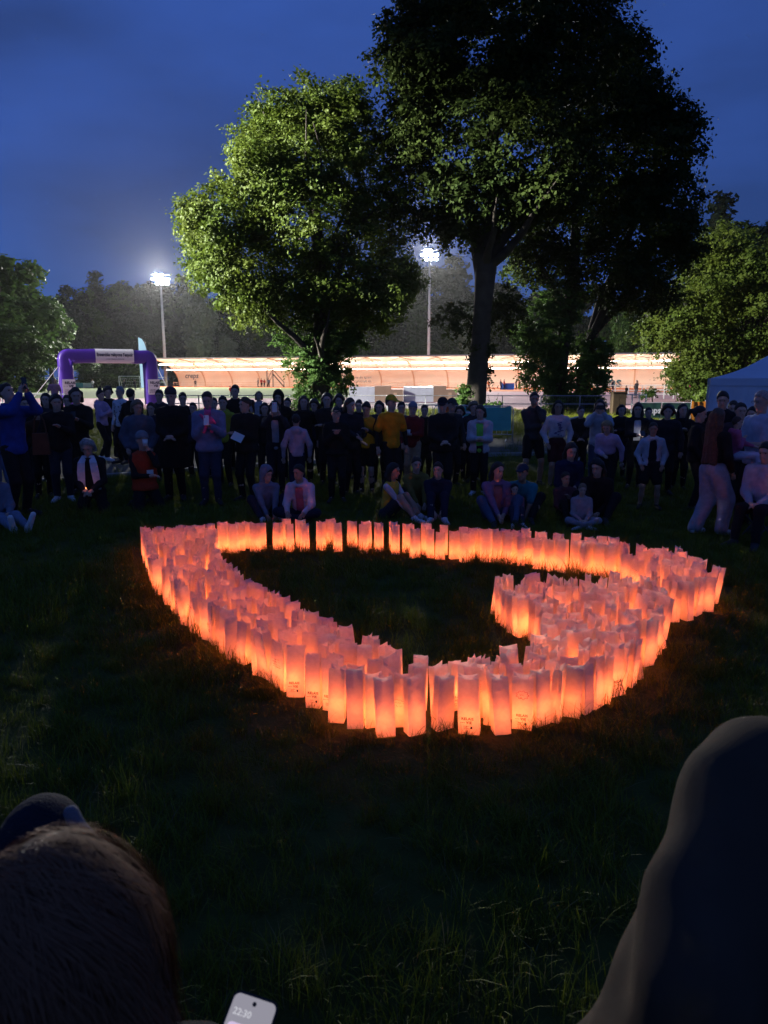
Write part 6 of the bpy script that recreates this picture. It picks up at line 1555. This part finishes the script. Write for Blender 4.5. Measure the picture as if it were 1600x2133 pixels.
for sx in (-1, 1): b = MB(); b.box((sx * .16, -.262, .60), (.30, .02, 1.1)); b.build("door", mat("dark brown steel", (0,0,0)), t)
b = MB(); b.box((0, 0, 1.245), (.72, .56, .05)); b.build("lid", mat("dark brown steel", (0,0,0)), t)
fence("lawn_rail", "white tube railing beside the dark brown cabinet", (xat(1302, 38, .6), 38, 0), (xat(1345, 37.5, .6), 37.5, 0), 3, 1.15, M_wrail, (1.1, .6), .03)
t = thing("barrier_netting", "orange safety netting between the green banners and the tent", "netting", (xat(1453, 32, .5), 32, 0)); cloth_sheet(-.3, .32, .05, .95, .03, mat("orange netting", (.6, .20, .02), .8), "net", t)
b = MB()
for sx in (-.3, .32): b.tube([(sx, 0, 0), (sx, 0, 1.0)], .02, 5)
b.build("stake", M_galv, t)
# tent ------------------------------------------------------------
M_tent = mat("white tent canvas", (0.62, 0.64, 0.72), 0.8, noise=0.05, nscale=2, bump=0.2, bscale=5)
TY = 24.0
ex, ey = 1.75, 1.7; _a = R(-25)
tc_ = Vector((xat(1480, TY, 1.95), TY, 0)) + Vector((math.cos(_a), math.sin(_a), 0)) * ex + Vector((-math.sin(_a), math.cos(_a), 0)) * ey
t = thing("event_tent", "white pop up tent with a pointed roof behind the crowd at the right", "tent", tc_, _a)
ez, pz = zat(788, TY), zat(741, TY + 1.7)
v = [(-ex, -ey, ez), (ex, -ey, ez), (ex, ey, ez), (-ex, ey, ez), (0, 0, pz)]
# each roof face is a sagging panel
for q in range(4):
    A, B, C_ = Vector(v[q]), Vector(v[(q + 1) % 4]), Vector(v[4]); N = 8; vv, ff = [], []
    for i in range(N + 1):
        for j in range(N + 1):
            u = j / N; w_ = i / N; p = (A * (1 - u) + B * u) * (1 - w_) + C_ * w_; p.z -= .16 * math.sin(math.pi * w_) * (1 - .35 * abs(2 * u - 1)); vv.append(p)
    for i in range(N):
        for j in range(N): ff.append((i*(N+1)+j, i*(N+1)+j+1, (i+1)*(N+1)+j+1, (i+1)*(N+1)+j))
    obj("roof_panel", mesh_np("roof_panel", vv, ff, True), M_tent, t)
for q, (A, B) in enumerate((((-ex,-ey),(ex,-ey)), ((-ex,ey),(-ex,-ey)), ((ex,-ey),(ex,ey)))):
    vv, ff = [], []; N = 24
    for i in range(N + 1):
        u = i / N; x, y = A[0] + (B[0] - A[0]) * u, A[1] + (B[1] - A[1]) * u
        o_ = .03 * math.sin(u * 22 + q); nx, ny = (0, -1) if q == 0 else ((-1, 0) if q == 1 else (1, 0))
        for z in (0.02, 1.0, ez - .25, ez - .24, ez + .0): 
            k_ = .03 if z >= ez - .24 else o_ * (1 if z < ez - .3 else .3) 
            vv.append((x + nx * k_, y + ny * k_, z))
    for i in range(N):
        for k in range(4): ff.append((i*5+k, (i+1)*5+k, (i+1)*5+k+1, i*5+k+1))
    obj("side_wall", mesh_np("side_wall", vv, ff, False), M_tent, t)
for sx in (-1, 1):
    for sy in (-1, 1): b = MB(); b.tube([(sx * (ex + .05), sy * (ey + .05), 0), (sx * (ex + .05), sy * (ey + .05), ez)], .03, 6); b.build("leg", M_galv, t)
# bushes and saplings
def bush(name, px, y, rows, label, m, seed, ncl=60, nl=30, cs=.25, ls=.12):
    t = thing(name, label, "bush", (xat(px, y, .5), y, 0))
    o = obj("foliage", leaves("foliage", rel(px_ells(y, rows), t), ncl, nl, cs, ls, seed, .2, droop=.4), m, t); tag(o, kind='stuff')
    b = MB(); r_ = random.Random(seed)
    for _ in range(5): e_ = Vector((r_.uniform(-.3, .3), r_.uniform(-.2, .2), r_.uniform(.6, 1.3))); b.tube([(r_.uniform(-.05,.05), 0, 0), e_ * .5 + Vector((.05, 0, 0)), e_], [.02, .014, .006], 5)
    b.build("stem", M_bark, t)
bush("young_shrub", 962, 36, [(962,835,20,24,0,.5),(968,812,12,12,0,.3),(955,855,16,12,0,.4)], "leafy shrub at the foot of the bare trunk", M_ivy, 61, 70)
bush("young_shrub", 1025, 34, [(1018,845,12,10,0,.2),(1032,838,12,8,0,.2),(1012,855,8,6,0,.2)], "thin sapling to the right of the bare trunk", M_ivy, 62, 14, 14, .25, .12)
bush("young_shrub", 1360, 60, [(1352,815,18,10,0,.6),(1345,820,14,8,0,.5)], "small shrub before the white railing at the right of the stand", M_mid, 63, 30, 20, .3, .16)
bush("yellow_shrub", 1468, 34, [(1468,826,14,13,0,.4),(1462,838,10,12,0,.3)], "yellow green shrub between the orange netting and the tent", M_lime, 64, 50)
bush("hedge_bush", 1455, 66, [(1440,800,50,16,0,1),(1490,796,40,20,0,1)], "dark shrub below the floodlit tree beside the tent", M_ivy, 65, 120, 24, .45, .2)
# ================================================================== HAZE: damp night air
hz = MB(); hz.box((0, 125, 20), (340, 290, 42)); hm_ = bpy.data.materials.new("night haze"); hm_.use_nodes = True
nt = hm_.node_tree; nt.nodes.clear(); o_ = nt.nodes.new("ShaderNodeOutputMaterial"); pv = nt.nodes.new("ShaderNodeVolumePrincipled")
pv.inputs["Color"].default_value = (0.86, 0.88, 0.92, 1); pv.inputs["Density"].default_value = HAZE_DENSITY; pv.inputs["Anisotropy"].default_value = 0.72
nt.links.new(pv.outputs[0], o_.inputs["Volume"])
o = hz.build("haze", hm_); tag(o, kind='stuff')
